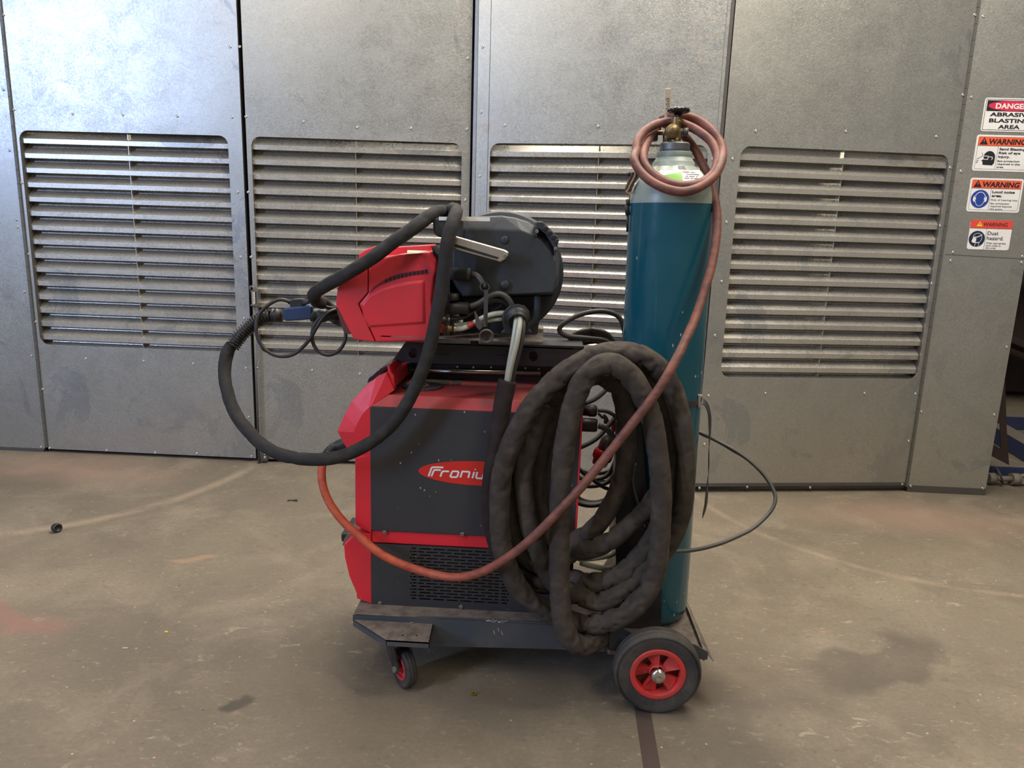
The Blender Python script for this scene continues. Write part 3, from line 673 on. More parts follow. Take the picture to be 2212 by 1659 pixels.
# rear platform for the cylinder
PZ = .148
m = MB(); a = at_z(1345, 1357, PZ); pp = [(.222, 2.03), (.47, 2.03), (.515, 2.06), (.505, 2.46), (.222, 2.46)]
m.poly([(x, y, PZ-.004) for x, y in pp], (0, 0, .004)); m.build('cylinder_platform', 'deck', tr, label='dusty platform under the gas cylinder')
m = MB(); m.poly([(.513, 2.05, PZ-.02), (.503, 2.46, PZ-.02), (.503, 2.46, PZ+.022), (.513, 2.05, PZ+.012)], (.005, 0, 0)); m.poly([(.518, 2.05, PZ+.012), (.508, 2.46, PZ+.022), (.522, 2.46, PZ-.01), (.545, 2.05, PZ-.02)], (0, 0, -.003)); m.build('platform_lip', 'deck', tr)
m = MB(); m.pz([(1316, 1372), (1340, 1355), (1370, 1371), (1490, 1391), (1502, 1393), (1530, 1409), (1528, 1425), (1508, 1424), (1460, 1410), (1316, 1402)], 2.045, 2.05); m.build('axle_plate', 'frame', tr)
m = MB(); m.cyl(at_y(1296, 1380, 2.06), at_y(1302, 1380, 2.30), .014, 18); m.build('cross_tube', 'dustysteel', tr)
# upright wing plate beside the cylinder, uprights and hose peg
m = MB(); m.pz([(1329, 823), (1378, 823), (1396, 1050), (1418, 1180), (1430, 1264), (1428, 1360), (1331, 1356)], 2.150, 2.154); m.build('upright_plate', 'rail', tr, label='black upright plate in front of the cylinder')
m = MB(); pb = at_y(1331, 1350, 2.15); pt_ = at_y(1329, 823, 2.15); m.box((pb.x-.006, 2.30, (PZ+pt_.z)/2), (.012, .28, pt_.z-PZ)); m.build('upright_back', 'rail', tr)
for k in range(9):
    p = at_y(1332, 850+k*30, 2.150); MB().cyl(p, p+Vector((0, -.002, 0)), .003, 8).build('rivet', 'dustysteel', tr)
m = MB(); a = at_y(1309, 801, 2.0); m.cyl((a.x, 1.985, a.z), (a.x, 2.30, a.z), .0125, 20); m.build('hose_peg', 'cable', tr, label='grey round hose peg')
m = MB(); m.pz([(1255, 792), (1330, 800), (1334, 850), (1326, 850), (1320, 812), (1250, 806)], 2.16, 2.19); m.build('peg_arm', 'rail', tr)

# ------------------------------------------------------------------ cooling unit (lower box)
cu = thing('cooling_unit', (-.2, 2.27, DZ), 'low charcoal cooling unit with slotted grille and red nose, between trolley and welder', 'cooling unit')
def YP(px, Y): return [at_y(x, y, Y) for x, y in px]
X0 = at_y(802, 1240, Yb).x; X1 = at_y(1240, 1195, Yb).x
zc1 = at_y(1000, 1184, Yb).z; zc2 = at_y(1000, 1157, Yb).z
GX0, GX1 = at_y(889, 1240, Yb).x, at_y(1097, 1240, Yb).x; gz1 = at_y(990, 1188, Yb).z; gz0 = at_y(990, 1303, Yb).z
m = MB(); t = .003
m.box(((X0+GX0)/2, Yb+t/2, (DZ+zc1)/2), (GX0-X0, t, zc1-DZ)); m.box(((GX1+X1)/2, Yb+t/2, (DZ+zc1)/2), (X1-GX1, t, zc1-DZ))
m.box(((GX0+GX1)/2, Yb+t/2, (DZ+gz0)/2), (GX1-GX0, t, gz0-DZ)); m.box(((GX0+GX1)/2, Yb+t/2, (gz1+zc1)/2), (GX1-GX0, t, zc1-gz1))
m.box(((X0+X1)/2, Yf-.002, (DZ+zc1)/2), (X1-X0, .004, zc1-DZ)); m.box((X1-.002, (Yb+Yf)/2, (DZ+zc1)/2), (.004, Yf-Yb, zc1-DZ))
m.build('casing', 'panel', cu)
# slotted grille: rows of obround slots
m = MB(); rows = 17; rh = (gz1-gz0)/rows
for r in range(rows):
    zb = gz0 + r*rh; m.box(((GX0+GX1)/2, Yb+t/2, zb+rh*.26), (GX1-GX0, t, rh*.52))
    n_ = 7; off = 0 if r % 2 else .5
    for k in range(n_+1):
        xx = GX0 + (GX1-GX0)*(k+off)/n_
        if xx > GX1: continue
        m.box((xx, Yb+t/2, zb+rh*.76), (.007, t, rh*.5))
        for s in (-1, 1): m.add([(xx+s*.0035, Yb, zb+rh*.5), (xx+s*.0065, Yb, zb+rh*.5), (xx+s*.0035, Yb, zb+rh*.65)], [(0, 1, 2)]).add([(xx+s*.0035, Yb, zb+rh*1.01), (xx+s*.0065, Yb, zb+rh*1.01), (xx+s*.0035, Yb, zb+rh*.86)], [(0, 1, 2)])
m.build('grille', 'panel', cu)
m = MB(); m.box(((GX0+GX1)/2, Yb+.04, (gz0+gz1)/2), (GX1-GX0+.02, .003, gz1-gz0+.02))
m.build('radiator', plain('dusty_radiator', (62, 46, 38), .9, dirt=(20, 18, 18), dirtamt=1, scale=120), cu)
red_ = plain('radiator_edge_dust', (120, 100, 88), .8)
for xx in (GX0+.016, GX1-.024): MB().box((xx, Yb+.012, (gz0+gz1)/2), (.008, .006, gz1-gz0)).build('radiator_edge', red_, cu)
m = MB(); m.box(((X0+X1)/2, (Yb+Yf)/2+.004, (zc1+zc2)/2), (X1-X0, Yf-Yb-.004, zc2-zc1)); m.build('top_band', 'red', cu, bevel=.003)
m = MB(); A_ = [(802, 1153), (768, 1154), (743, 1178), (745, 1204), (755, 1246), (770, 1281), (771, 1293), (802, 1306)]; B_ = [(802, 1153), (766, 1150), (740, 1176), (743, 1204), (753, 1248), (768, 1284), (769, 1295), (802, 1306)]
L0 = YP(A_, Yb); L1 = [Vector((p.x-.003, Yb+.02, p.z)) for p in L0]; L0[0].x = L1[0].x = X0; L0[-1].x = L1[-1].x = X0; L0[-1].z = L1[-1].z = DZ+.001
for L in (L0, L1):
    for q in L: q.z = max(q.z, DZ+.001)
L2 = [Vector((p.x, Yf-.02, p.z)) for p in L1]; L3 = [Vector((p.x, Yf, p.z)) for p in L0]
m.loft([L0, L1, L2, L3]); m.build('red_nose', 'red', cu, bevel=.002)
m = MB(); gp = YP([(772, 1150), (768, 1152), (750, 1154), (743, 1164), (740, 1178), (745, 1180), (775, 1160)], Yb+.03); m.loft([gp, [Vector((p.x, Yf-.03, p.z)) for p in gp]]); m.build('sloping_cover', plain('dusty_window', (112, 100, 92), .35), cu)
m = MB(); a = at_y(768, 1150, 2.27); m.box((a.x-.012, 2.27, a.z+.01), (.035, .14, .03)); m.build('filler_cap', 'black', cu, bevel=.006)
def side_screw(parent, px, py, Y=Yb):
    p = at_y(px, py, Y); m = MB(); m.lathe([(.0068, 0), (.0066, .003), (.004, .0045), (.0032, .0045), (.003, .002), (0, .002)], p, (0, -1, 0), 14); return m.build('screw', 'dustysteel', parent)
side_screw(cu, 821, 1303); side_screw(cu, 996, 1311)
m = MB(); p = at_y(1157, 1270, Yb-.0004); m.cyl(p, p+Vector((0, .0003, 0)), .003, 10); m.build('small_hole', 'gap', cu)

# ------------------------------------------------------------------ welding power source
ps = thing('welding_power_source', (-.2, 2.27, zc2), 'large red and charcoal welding power source on top of the cooling unit', 'welding machine')
zp0 = zc2+.002; zp1 = at_y(1000, 887, Yb).z; ztop = zp1+.035
m = MB(); m.box(((X0+X1)/2, (Yb+Yf)/2, (zp0+zp1)/2), (X1-X0, Yf-Yb, zp1-zp0)); m.build('side_panel', 'panel', ps, bevel=.0015)
m = MB(); xa, xb = X0+.002, X1; m.loft([[Vector((x, y, z)) for y, z in ((Yb, zp1+.0005), (Yb+.018, ztop), (Yf-.018, ztop), (Yf, zp1+.0005))] for x in (xa, xb)]); m.build('top_cover', 'redtop', ps, label='dusty red top cover', bevel=.002)
m = MB(); xq = X1+.0; m.box((xq+.002, (Yb+Yf)/2, (zp0+ztop)/2), (.006, Yf-Yb+.006, ztop-zp0)); m.build('rear_frame', 'red', ps, bevel=.002)
# fascia
inner = [(801, 877), (788, 889), (772, 912), (764, 934), (778, 959), (799, 984), (799, 987), (768, 990), (768, 1133), (801, 1152)]
outer = [(801, 876), (852, 843), (835, 806), (813, 815), (785, 838), (760, 867), (744, 896), (729, 932), (742, 957), (758, 983), (767, 992), (768, 1133), (801, 1152)]
pin = [(801, 878), (801, 878), (795, 882), (793, 884), (785, 892), (777, 905), (769, 920), (764, 934), (776, 957), (797, 984), (768, 990), (768, 1133), (801, 1152)]
L0 = YP(pin, Yb); L1 = YP(outer, Yb+.022)
for L in (L0, L1):
    L[0].x = L[-1].x = X0+.001
m = MB(); m.loft([L0, L1, [Vector((p.x, Yb+.055, p.z)) for p in L1]]); m.build('fascia', 'red', ps, bevel=.0015)
m = MB(); m.loft([[Vector((p.x, Yf-.055, p.z)) for p in L1], [Vector((p.x, Yf-.022, p.z)) for p in L1], [Vector((p.x, Yf, p.z)) for p in L0]]); m.build('fascia', 'red', ps, bevel=.0015)
ctr = [(801, 876), (850, 845), (840, 815), (818, 822), (790, 845), (768, 872), (752, 900), (742, 932), (752, 957), (770, 983), (776, 992), (776, 1133), (801, 1150)]
m = MB(); L = YP(ctr, Yb+.05); m.loft([L, [Vector((p.x, Yf-.05, p.z)) for p in L]]); m.build('front_panel', 'panel', ps)
m = MB(); L = YP([(846, 806), (851, 812), (853, 838), (843, 838), (838, 806), (836, 791), (841, 789)], Yb+.03); m.loft([L, [Vector((p.x, Yf-.03, p.z)) for p in L]]); m.build('carry_grip', 'red', ps, bevel=.003)
m = MB(); L = YP([(842, 786), (850, 783), (842, 792), (815, 816), (793, 828), (796, 817), (820, 797)], 2.25); m.loft([L, [Vector((p.x, Yf-.03, p.z)) for p in L]]); m.build('display_cover', 'smoke', ps, label='smoked cover over the control display', bevel=.002)
side_screw(ps, 831, 1150); side_screw(ps, 999, 1154)
# logo oval and word
lc = at_y(1036, 1023, Yb); lx = abs(at_y(904, 1023, Yb).x - lc.x); lz = lc.z - at_y(1036, 1049, Yb).z
m = MB(); flat(m, ell(lc.x, lc.z, lx, lz, 60), Yb-.0008, .0006); lg = m.build('logo_oval', plain('logo_red', (206, 42, 34), .4, dirtamt=.1), ps)
m = MB()
def LG(x, y): p = at_y(720+x/4.254, 760+y/4.254, Yb); return (p.x, p.z)
SW = .0054; yy = Yb-.0016
for i_, pts in enumerate([
    [(876, 1142), (898, 1082), (903, 1066), (918, 1059), (1012, 1061)],
    [(903, 1142), (921, 1096), (930, 1084), (988, 1085)],
    [(984, 1146), (1000, 1104), (1010, 1096), (1064, 1098)],
    [(1086, 1150), (1076, 1142), (1092, 1102), (1102, 1096), (1146, 1098), (1152, 1106), (1140, 1144), (1130, 1150), (1086, 1150)],
    [(1168, 1153), (1186, 1098), (1246, 1101), (1253, 1108), (1240, 1157)],
    [(1278, 1160), (1296, 1102)], [(1303, 1083), (1306, 1075)],
    [(1324, 1103), (1312, 1150), (1320, 1160), (1368, 1162), (1388, 1106)],
    [(1462, 1109), (1420, 1108), (1410, 1116), (1408, 1128), (1416, 1134), (1446, 1136), (1452, 1144), (1446, 1160), (1436, 1164), (1396, 1163)]]):
    stroke2(m, [LG(x, y) for x, y in pts], SW, yy - i_*.00002)
m.build('logo_lettering', 'white', lg)
# rod, sticker patches on top
zt = ztop
m = MB(); a = at_y(880, 801, 2.405); b = at_y(1168, 807, 2.405); m.cyl(a, b, .0075, 16); m.build('lifting_rod', 'alu', ps, label='worn round metal rod')
m = MB(); m.cyl(at_y(868, 799, 2.352), at_y(868, 799, 2.37), .008, 6); m.cyl(at_y(868, 799, 2.358), at_y(868, 799, 2.37), .0115, 20); m.build('rod_bolt', 'dustysteel', ps)
m = MB()
for q in ([(897, 813), (975, 815), (970, 831), (890, 828)], [(980, 815), (1001, 815), (995, 831), (975, 831)]): m.poly([at_z(x, y, zt+.0008) for x, y in q], (0, 0, .0006))
m.build('rating_label', 'dirtylabel', ps, label='grimy illegible rating label')
# grinding disc
dc = at_z(912, 833, zt+.004); m = MB(); m.lathe([(.0125, .0035), (.024, .0035), (.030, .001), (.0625, .001), (.0632, -.002), (.0125, -.002), (.0125, .0035)], dc, (0, 0, 1), 48, smooth=False)
t_ = NT('cutting_disc_face'); w_ = t_.ramp(t_.noise(18, 4), .45, .6); c_ = t_.mix(w_, lin((60, 62, 84)), lin((92, 80, 68))); dm = t_.done(c_, .85)
gd = m.build('grinding_disc', dm, label='worn blue-grey grinding disc lying on the red machine top', cat='grinding disc')
m = MB(); m.lathe([(.0127, .0037), (.021, .0037), (.021, .0032)], dc, (0, 0, 1), 30, smooth=False); m.build('centre_ring', 'label', gd)

# ------------------------------------------------------------------ feeder stand (black rail on the machine)
fs = thing('feeder_stand', (-.05, 2.3, ztop), 'black rail stand with round holes holding the wire feeder over the machine', 'stand')
Ys = 2.27
def plate_holes(name, outline, Y, th, holes, mat, parent):
    """plate outline with real through-holes, cut with bmesh bridging via triangle fill"""
    bm = bmesh.new(); loops = []
    def ring(pts):
        vs = [bm.verts.new(p) for p in pts]; es = [bm.edges.new((vs[i], vs[(i+1) % len(vs)])) for i in range(len(vs))]; return es
    E = ring([at_y(x, y, Y) for x, y in outline])
    for (x, y, rx, rz) in holes:
        c = at_y(x, y, Y); E += ring([Vector((c.x+rx*math.cos(a), Y, c.z+rz*math.sin(a))) for a in [2*math.pi*k/28 for k in range(28)]])
    bmesh.ops.triangle_fill(bm, edges=E, use_beauty=True)
    vs = [v.co.copy() for v in bm.verts]; bm.verts.index_update(); fa = [[v.index for v in f.verts] for f in bm.faces]
    be = [(e.verts[0].index, e.verts[1].index) for e in bm.edges if len(e.link_faces) == 1]; bm.free()
    n = len(vs); mb = MB(); mb.add(vs + [v+Vector((0, th, 0)) for v in vs], fa + [[i+n for i in f][::-1] for f in fa] + [(a, b, b+n, a+n) for a, b in be]); return mb.build(name, mat, parent)
plate_holes('side_rail', [(874, 741), (1138, 745), (1262, 748), (1262, 794), (846, 782)], Ys, .003, [(892, 763, .0135, .0165), (1152, 770, .0135, .0165)], 'rail', fs)
m = MB(); z1_ = at_y(1000, 743, Ys).z; z0_ = at_y(1000, 787, Ys).z; xs0, xs1 = at_y(876, 742, Ys).x, at_y(1262, 748, Ys).x
m.box(((xs0+xs1)/2, Ys+.08, z1_-.002), (xs1-xs0, .16, .004)); m.build('top_flange', 'rail', fs)
plate_holes('side_rail', [(874, 741), (1138, 745), (1262, 748), (1262, 794), (846, 782)], Ys+.16, .003, [], 'rail', fs)
m = MB(); xs2 = at_y(848, 782, Ys).x
m.box(((xs2+xs1)/2, Ys+.158, (z0_+ztop)/2), (xs1-xs2, .004, z0_-ztop)); m.box(((xs2+xs1)/2, Ys+.150, (z0_+ztop)/2+.012), (xs1-xs2, .012, .004)); m.build('foot_bracket', 'rail', fs)
for k, (x, y) in enumerate([(881, 788), (988, 790), (1023, 791), (1061, 791), (1135, 793), (1164, 795)]): p = at_y(x, y+2, Ys+.156); MB().cyl(p, p+Vector((0, -.004, 0)), .0035, 8).build('rivet', 'zinc', fs)
m = MB(); m.pz([(853, 783), (884, 784), (886, 806), (862, 808), (853, 798)], 2.37, 2.42); m.build('end_plate', 'rail', fs)
for (x0_, x1_, y_) in ((937, 973, 764), (1073, 1100, 767)): m = MB(); a = at_y(x0_, y_, Ys-.0004); b = at_y(x1_, y_+.7, Ys-.0004); stroke2(m, [(a.x, a.z), (b.x, b.z)], .003, Ys-.0004); m.build('slot', 'gap', fs)
for (x, y) in ((951, 755), (1094, 759), (1188, 762), (1188, 781)): p = at_y(x, y, Ys-.0004); MB().cyl(p, p+Vector((0, .0003, 0)), .0022, 10).build('small_hole', 'gap', fs)
m = MB(); pv = at_y(1025, 741, 2.27); zb_ = at_y(1000, 737, 2.12).z; m.cyl((pv.x, 2.27, z1_-.004), (pv.x, 2.27, zb_+.012), .012, 18); m.build('swivel_pin', 'black', fs)

# ------------------------------------------------------------------ wire feeder
zpl = at_y(1050, 737, 2.10).z
wf = thing('wire_feeder', (-.15, 2.25, zpl), 'red nosed wire feeder with charcoal spool cover on the black rail', 'wire feeder')
YF, YB2 = 2.10, 2.385
m = MB(); a = [at_y(820, 741, YF), at_y(949, 739, YF), at_y(1172, 737, YF)]; xA, xB = a[0].x, a[2].x
m.box(((xA+xB)/2, 2.26, zpl+.003), (xB-xA, .32, .007)); m.build('base_plate', 'deck', wf, label='dusty steel base plate', bevel=.002)
for (x, y) in ((1133, 713), (1153, 711), (1132, 722), (1158, 725)): p = at_z(x, y, zpl+.0065); MB().lathe([(.0045, 0), (.0035, .003), (0, .0035)], p, (0, 0, 1), 12).build('bolt', 'dustysteel', wf)
front = [(794, 558), (790, 557), (773, 564), (755, 580), (729, 623), (725, 657), (764, 733), (810, 739), (773, 657), (794, 632)]
side = [(795.5, 557), (825, 556), (863, 549), (929, 544), (941, 562), (941, 585), (937, 600), (932, 650), (938, 700), (946, 736), (812, 739.5), (775, 657), (795.5, 633)]
def shell(name, px, Y0, Y1, ch, mat, parent, inset=.92, **kw):
    L = YP(px, Y0); c = sum(L, Vector())/len(L); L1 = [Vector((p.x, Y0+ch, p.z)) for p in L]; L0 = [Vector((c.x+(p.x-c.x)*inset, Y0, c.z+(p.z-c.z)*inset)) for p in L]
    m = MB(); m.loft([L, [Vector((p.x, Y1, p.z)) for p in L]]); return m.build(name, mat, parent, **kw)
shell('front_cover', front, YF, YB2, 0, 'feedred', wf, bevel=.006)
sd = shell('side_cover', side, YF, YB2, 0, 'feedred', wf, bevel=.005)
m = MB(); L = YP([(785, 660), (800, 640), (822, 628), (850, 620), (885, 613), (912, 610), (913, 695), (880, 697), (840, 700), (800, 703), (792, 690)], YF-.005); Lb = YP([(779, 656), (797, 636), (820, 623), (848, 613), (884, 606), (920, 603), (921, 700), (882, 703), (842, 706), (797, 708), (786, 690)], YF+.001)
m.loft([L, Lb]); m.build('raised_panel', 'feedred', sd, bevel=.0015)
m = MB(); up_ = [(797, 634), (808, 619), (825, 607), (845, 597), (863, 591), (890, 586), (921, 583)]; lo_ = [(926, 589), (925, 592), (890, 595), (863, 601), (845, 607), (825, 615), (812, 622), (800, 632)]
L = YP(up_+lo_, YF-.0006); m.loft([L, [p+Vector((0, .0012, 0)) for p in L]]); vt = m.build('painted_vent_recess', plain('vent_shade_red', (120, 18, 28), .5), sd)  # thin raised strip, the shade of the recess is in its dark red
m = MB()
for k in range(11):
    f = k/10; x = 832+f*86; y = 606 - 21*(f**.8) + 1
    q = [(x, y-3.5), (x+5, y-4.5), (x+5, y+2.5), (x, y+3.5)]; L = YP(q, YF-.0014); m.loft([L, [p+Vector((0, .0008, 0)) for p in L]])
m.build('painted_vent_slots', 'gap', vt)  # near-black strips paint the shade of the vent openings
m = MB(); L = YP([(772, 566), (775, 549), (788, 540), (822, 527), (846, 534), (931, 529), (935, 562)], 2.27); m.loft([L, [Vector((p.x, 2.375, p.z)) for p in L]]); m.build('control_crown', 'feedred', wf, bevel=.003)
zl_ = at_y(900, 547, YF).z
m = MB(); m.poly([at_z(880, 541, zl_+.001), at_z(928, 537, zl_+.001), at_z(925, 546, zl_+.001), at_z(879, 549, zl_+.001)], (0, 0, .0006)); m.build('rating_label', 'label', wf, label='worn cream rating label')
m = MB(); L = YP([(931, 532), (941, 562), (943, 735), (972, 735), (972, 600), (960, 566), (940, 545)], YF+.03); m.loft([L, [Vector((p.x, YB2-.01, p.z)) for p in L]]); m.build('rear_panel', 'black', wf)
# spool cover
o_in = [(960, 497), (1050, 495), (1128, 498), (1150, 508), (1172, 524), (1192, 548), (1201, 566), (1201, 606), (1194, 633), (1095, 637), (1060, 637), (1000, 640), (975, 600), (978, 556), (985, 520)]
o_out = [(936, 470), (1058, 467), (1084, 466), (1112, 470), (1141, 479), (1178, 504), (1198, 534), (1209, 562), (1208, 606), (1200, 636), (1095, 640), (1060, 640), (1000, 642), (972, 600), (974, 556)]
o_out[-1] = (972, 545); o_in[-1] = (976, 515)
m = MB(); L0 = YP(o_in, 2.118); L1 = YP(o_out, 2.142); m.loft([L0, L1, [Vector((p.x, 2.25, p.z)) for p in L1]]); m.build('spool_cover', 'cover', wf, label='charcoal plastic spool cover', bevel=.004)
m = MB(); L = YP([(934, 470), (1000, 467), (1000, 516), (958, 514), (943, 511), (935, 503)], 2.11); m.loft([L, [Vector((p.x, 2.25, p.z)) for p in L]]); m.build('cover_nose', 'cover', wf, bevel=.010, bseg=3)
rc = at_y(1086, 589, 2.29); m = MB(); R_ = .186
m.lathe([(.02, -.04), (R_*.96, -.04), (R_*.985, -.035), (R_*.985, -.02), (R_*.97, -.018), (R_*.97, -.012), (R_, -.008), (R_, .04), (R_*.97, .09), (.02, .09)], rc, (0, 1, 0), 72); m.build('reel_housing', 'cover', wf)
m = MB(); L = YP([(1000, 642), (1196, 637), (1192, 650), (1170, 676), (1164, 700), (1160, 728), (1000, 728)], 2.22); m.loft([L, [Vector((p.x, 2.36, p.z)) for p in L]]); m.build('reel_base', 'black', wf, bevel=.004)
m = MB(); m.tube(resample(crv([at_y(1160, 637, 2.15), at_y(1160, 665, 2.15), at_y(1155, 690, 2.15), at_y(1143, 702, 2.15), at_y(1125, 705, 2.15)]), .008), .0105, 14); m.build('support_tube', 'cover', wf)
for (x, y, r, h) in ((1090, 518, .0105, .004), (1091, 615, .013, .008)):
    p = at_y(x, y, 2.118); MB().lathe([(r, 0), (r, h), (r*.85, h*1.3), (0, h*1.3)], p, (0, -1, 0), 24).build('boss', 'cover', wf)
p = at_y(1044, 501, 2.122); MB().lathe([(.0065, 0), (.0065, .001), (0, .001)], p, (0, -1, 0), 18).build('round_hole', 'gap', wf)
# latch
m = MB(); L = YP([(1156, 479), (1172, 478), (1206, 512), (1206, 522), (1203, 540), (1197, 552), (1196, 536), (1176, 502), (1163, 494), (1160, 514), (1155, 508)], 2.105); m.loft([L, [Vector((p.x, 2.16, p.z)) for p in L]]); lt = m.build('latch', 'cover', wf, bevel=.003)
m = MB()
for k in range(4):
    f = k/3; x = 1174+f*26; y = 488+f*28; q = [(x, y), (x+8, y+2), (x+5, y+12), (x-2, y+8)]; L = YP(q, 2.10); m.loft([L, [Vector((p.x, 2.112, p.z)) for p in L]])
m.build('latch_rib', 'black', lt, bevel=.0015)
for (x, y) in ((1160, 500), (1200, 537)): MB().lathe([(.005, 0), (.0048, .003), (.002, .003), (0, .001)], at_y(x, y, 2.104), (0, -1, 0), 14).build('latch_screw', 'dustysteel', lt)
# handle
m = MB(); L = YP([(980, 509), (1090, 540), (1099, 545), (1098, 552), (1092, 560), (1081, 567), (1070, 563), (975, 537)], 2.062); m.loft([L, [Vector((p.x, 2.09, p.z)) for p in L]]); hd = m.build('handle', 'alu', wf, bevel=.009, bseg=4, label='polished aluminium handle')
m = MB(); p = at_y(1091, 553, 2.0605); m.lathe([(.0055, 0), (.005, .002), (.002, .002), (0, 0)], p, (0, -1, 0), 14); m.build('handle_screw', 'dustysteel', hd)
m = MB(); L = YP([(983, 527), (1078, 556), (1074, 560), (981, 533)], 2.0605); m.loft([L, [p+Vector((0, .003, 0)) for p in L]]); m.build('handle_groove', 'black', hd)
MB().pz([(1080, 545), (1092, 545), (1092, 560), (1080, 560)], 2.088, 2.12).build('handle_post', 'cover', hd); MB().pz([(982, 515), (994, 517), (994, 535), (982, 533)], 2.088, 2.12).build('handle_post', 'cover', hd)
m = MB(); L = YP([(948, 468), (1058, 469.5), (1058, 478), (948, 476)], 2.106); m.loft([L, [Vector((p.x, 2.112, p.z)) for p in L]]); m.build('label_strip', 'white', wf, label='cream printed label strip')
# strain relief clamp at the rear
k_ = 2.085
m = MB(); outl = [(1082, 722), (1082, 716), (1088, 712), (1083, 690), (1088, 672), (1100, 661), (1117, 657), (1133, 661), (1143, 673), (1145, 690), (1143, 712), (1148, 716), (1148, 722)]
m.pz(outl, k_, k_+.018); clp = m.build('hose_clamp', 'black', wf, bevel=.003)
cc_ = at_y(1117, 688, k_); ax = Vector((.10, -1, -.55)).normalized()
m = MB(); m.lathe([(.034, -.01), (.036, .006), (.031, .008), (.031, .016), (.028, .020), (.024, .020), (.024, .002)], cc_, ax, 32); m.build('clamp_collar', 'cabledark', clp)

# ------------------------------------------------------------------ plugs and cables at the feeder rear
def P(x, y, Y): return at_y(x, y, Y)
def tb(mb, pts, r, step=.008, seg=12, n=8): return mb.tube(resample(crv([P(*p) for p in pts], n), step), r, seg)
cp = thing('feeder_cable_set', P(1040, 735, 2.09), 'grey rubber control cables and plugs joined to the feeder rear', 'cable')
m = MB(); m.lathe([(0, 0), (.0175, 0), (.0175, .045), (.019, .046), (.019, .058), (.014, .060), (0, .06)], P(972, 592, 2.095), (1, 0, 0), 24)
m.build('upper_plug', 'black', cp)
m = MB(); m.lathe([(0, 0), (.019, 0), (.019, .03), (.0175, .032), (.0175, .066), (.012, .068), (0, .068)], P(962, 664, 2.09), (1, 0, 0), 24); pg = m.build('lower_plug', 'black', cp)
m = MB(); m.cyl(P(979, 648, 2.085), P(979, 634, 2.085), .0165, 20); m.build('screw_cap', 'cabledark', pg)
m = MB(); tb(m, [(1015, 592, 2.095), (1030, 596, 2.09), (1042, 610, 2.08), (1049, 624, 2.075)], .0095); tb(m, [(1049, 618, 2.10), (1056, 640, 2.12), (1064, 660, 2.13)], .0095); m.build('upper_cable', 'cabledark', cp)
m = MB(); tb(m, [(1014, 662, 2.09), (1035, 655, 2.09), (1058, 640, 2.09), (1078, 635, 2.095), (1095, 643, 2.10), (1106, 660, 2.105), (1112, 685, 2.11)], .0085); m.build('lower_cable', 'cable', cp)
m = MB(); tb(m, [(968, 689, 2.09), (1000, 686, 2.10), (1030, 670, 2.11), (1055, 653, 2.11), (1080, 650, 2.11), (1100, 662, 2.115), (1112, 690, 2.12)], .0058); tb(m, [(1016, 690, 2.12), (1030, 700, 2.12), (1045, 697, 2.12), (1060, 675, 2.125), (1085, 660, 2.125)], .006); m.build('thin_cable', 'cabledark', cp)
m = MB(); m.cyl(P(955, 689, 2.09), P(965, 689, 2.09), .008, 6); m.cyl(P(958, 711, 2.085), P(978, 710, 2.085), .011, 6); m.cyl(P(965, 710, 2.085), P(972, 710, 2.085), .0125, 20); m.build('brass_fitting', 'brass', cp, label='brass screw fitting')
m = MB(); m.pz([(948, 702), (958, 703), (958, 718), (948, 718)], 2.078, 2.10); m.build('red_coupling', 'plugred', cp, label='red coupling')
m = MB(); tb(m, [(980, 710, 2.085), (1000, 709, 2.085), (1018, 701, 2.09), (1040, 688, 2.095), (1065, 679, 2.10), (1090, 677, 2.105), (1110, 685, 2.11)], .0078, .005); m.build('braided_hose', 'braid', cp)
m = MB(); tb(m, [(980, 702, 2.105), (1010, 700, 2.11), (1045, 694, 2.11), (1070, 690, 2.11), (1100, 688, 2.115)], .0068, .005); m.build('braided_hose', 'braid', cp)
m = MB(); m.cyl(P(980, 710, 2.085), P(985, 710, 2.085), .0095, 16); m.cyl(P(968, 689, 2.09), P(972, 689, 2.09), .007, 16); m.cyl(P(982, 702, 2.105), P(985, 702, 2.105), .0085, 16); m.build('hose_clip', 'zinc', cp)
m = MB(); tb(m, [(1010, 706, 2.0845), (1017, 702, 2.088), (1024, 698, 2.09)], .0084); m.build('red_tape', plain('red_tape', (170, 50, 48), .4), cp)
m = MB(); a, b = P(1048, 626, 2.062), P(1051, 706, 2.055)
for k in range(1): m.tube([a, a.lerp(b, .5), b], .0015, 8); m.box((a+b)/2, (.0115, .003, (a-b).length), Matrix.Rotation(0, 3, 'Y'))
m.lathe([(.013, -.003), (.0145, 0), (.013, .003), (.0115, 0), (.013, -.003)], P(1047, 620, 2.066), (.3, -1, .6), 24)
dcx = m.build('cap_strap', 'cable', cp, label='brown-grey rubber cap strap')
m = MB(); m.lathe([(.0165, .0), (.0205, .012), (.0205, .018), (.017, .018), (.016, .004), (0, .003)], P(1051, 722, 2.062), (.05, -1, -.25), 28); m.build('dust_cap', plain('dusty_rubber', (84, 72, 64), .7), dcx)
m = MB(); L = YP([(1024, 672), (1028, 674), (1036, 690), (1044, 697), (1043, 708), (1036, 714), (1028, 706), (1027, 695)], 2.066); m.loft([L, [Vector((p.x, 2.072, p.z)) for p in L]]); m.build('small_cap', plain('dusty_rubber_cap', (74, 66, 60), .7), cp, bevel=.002)

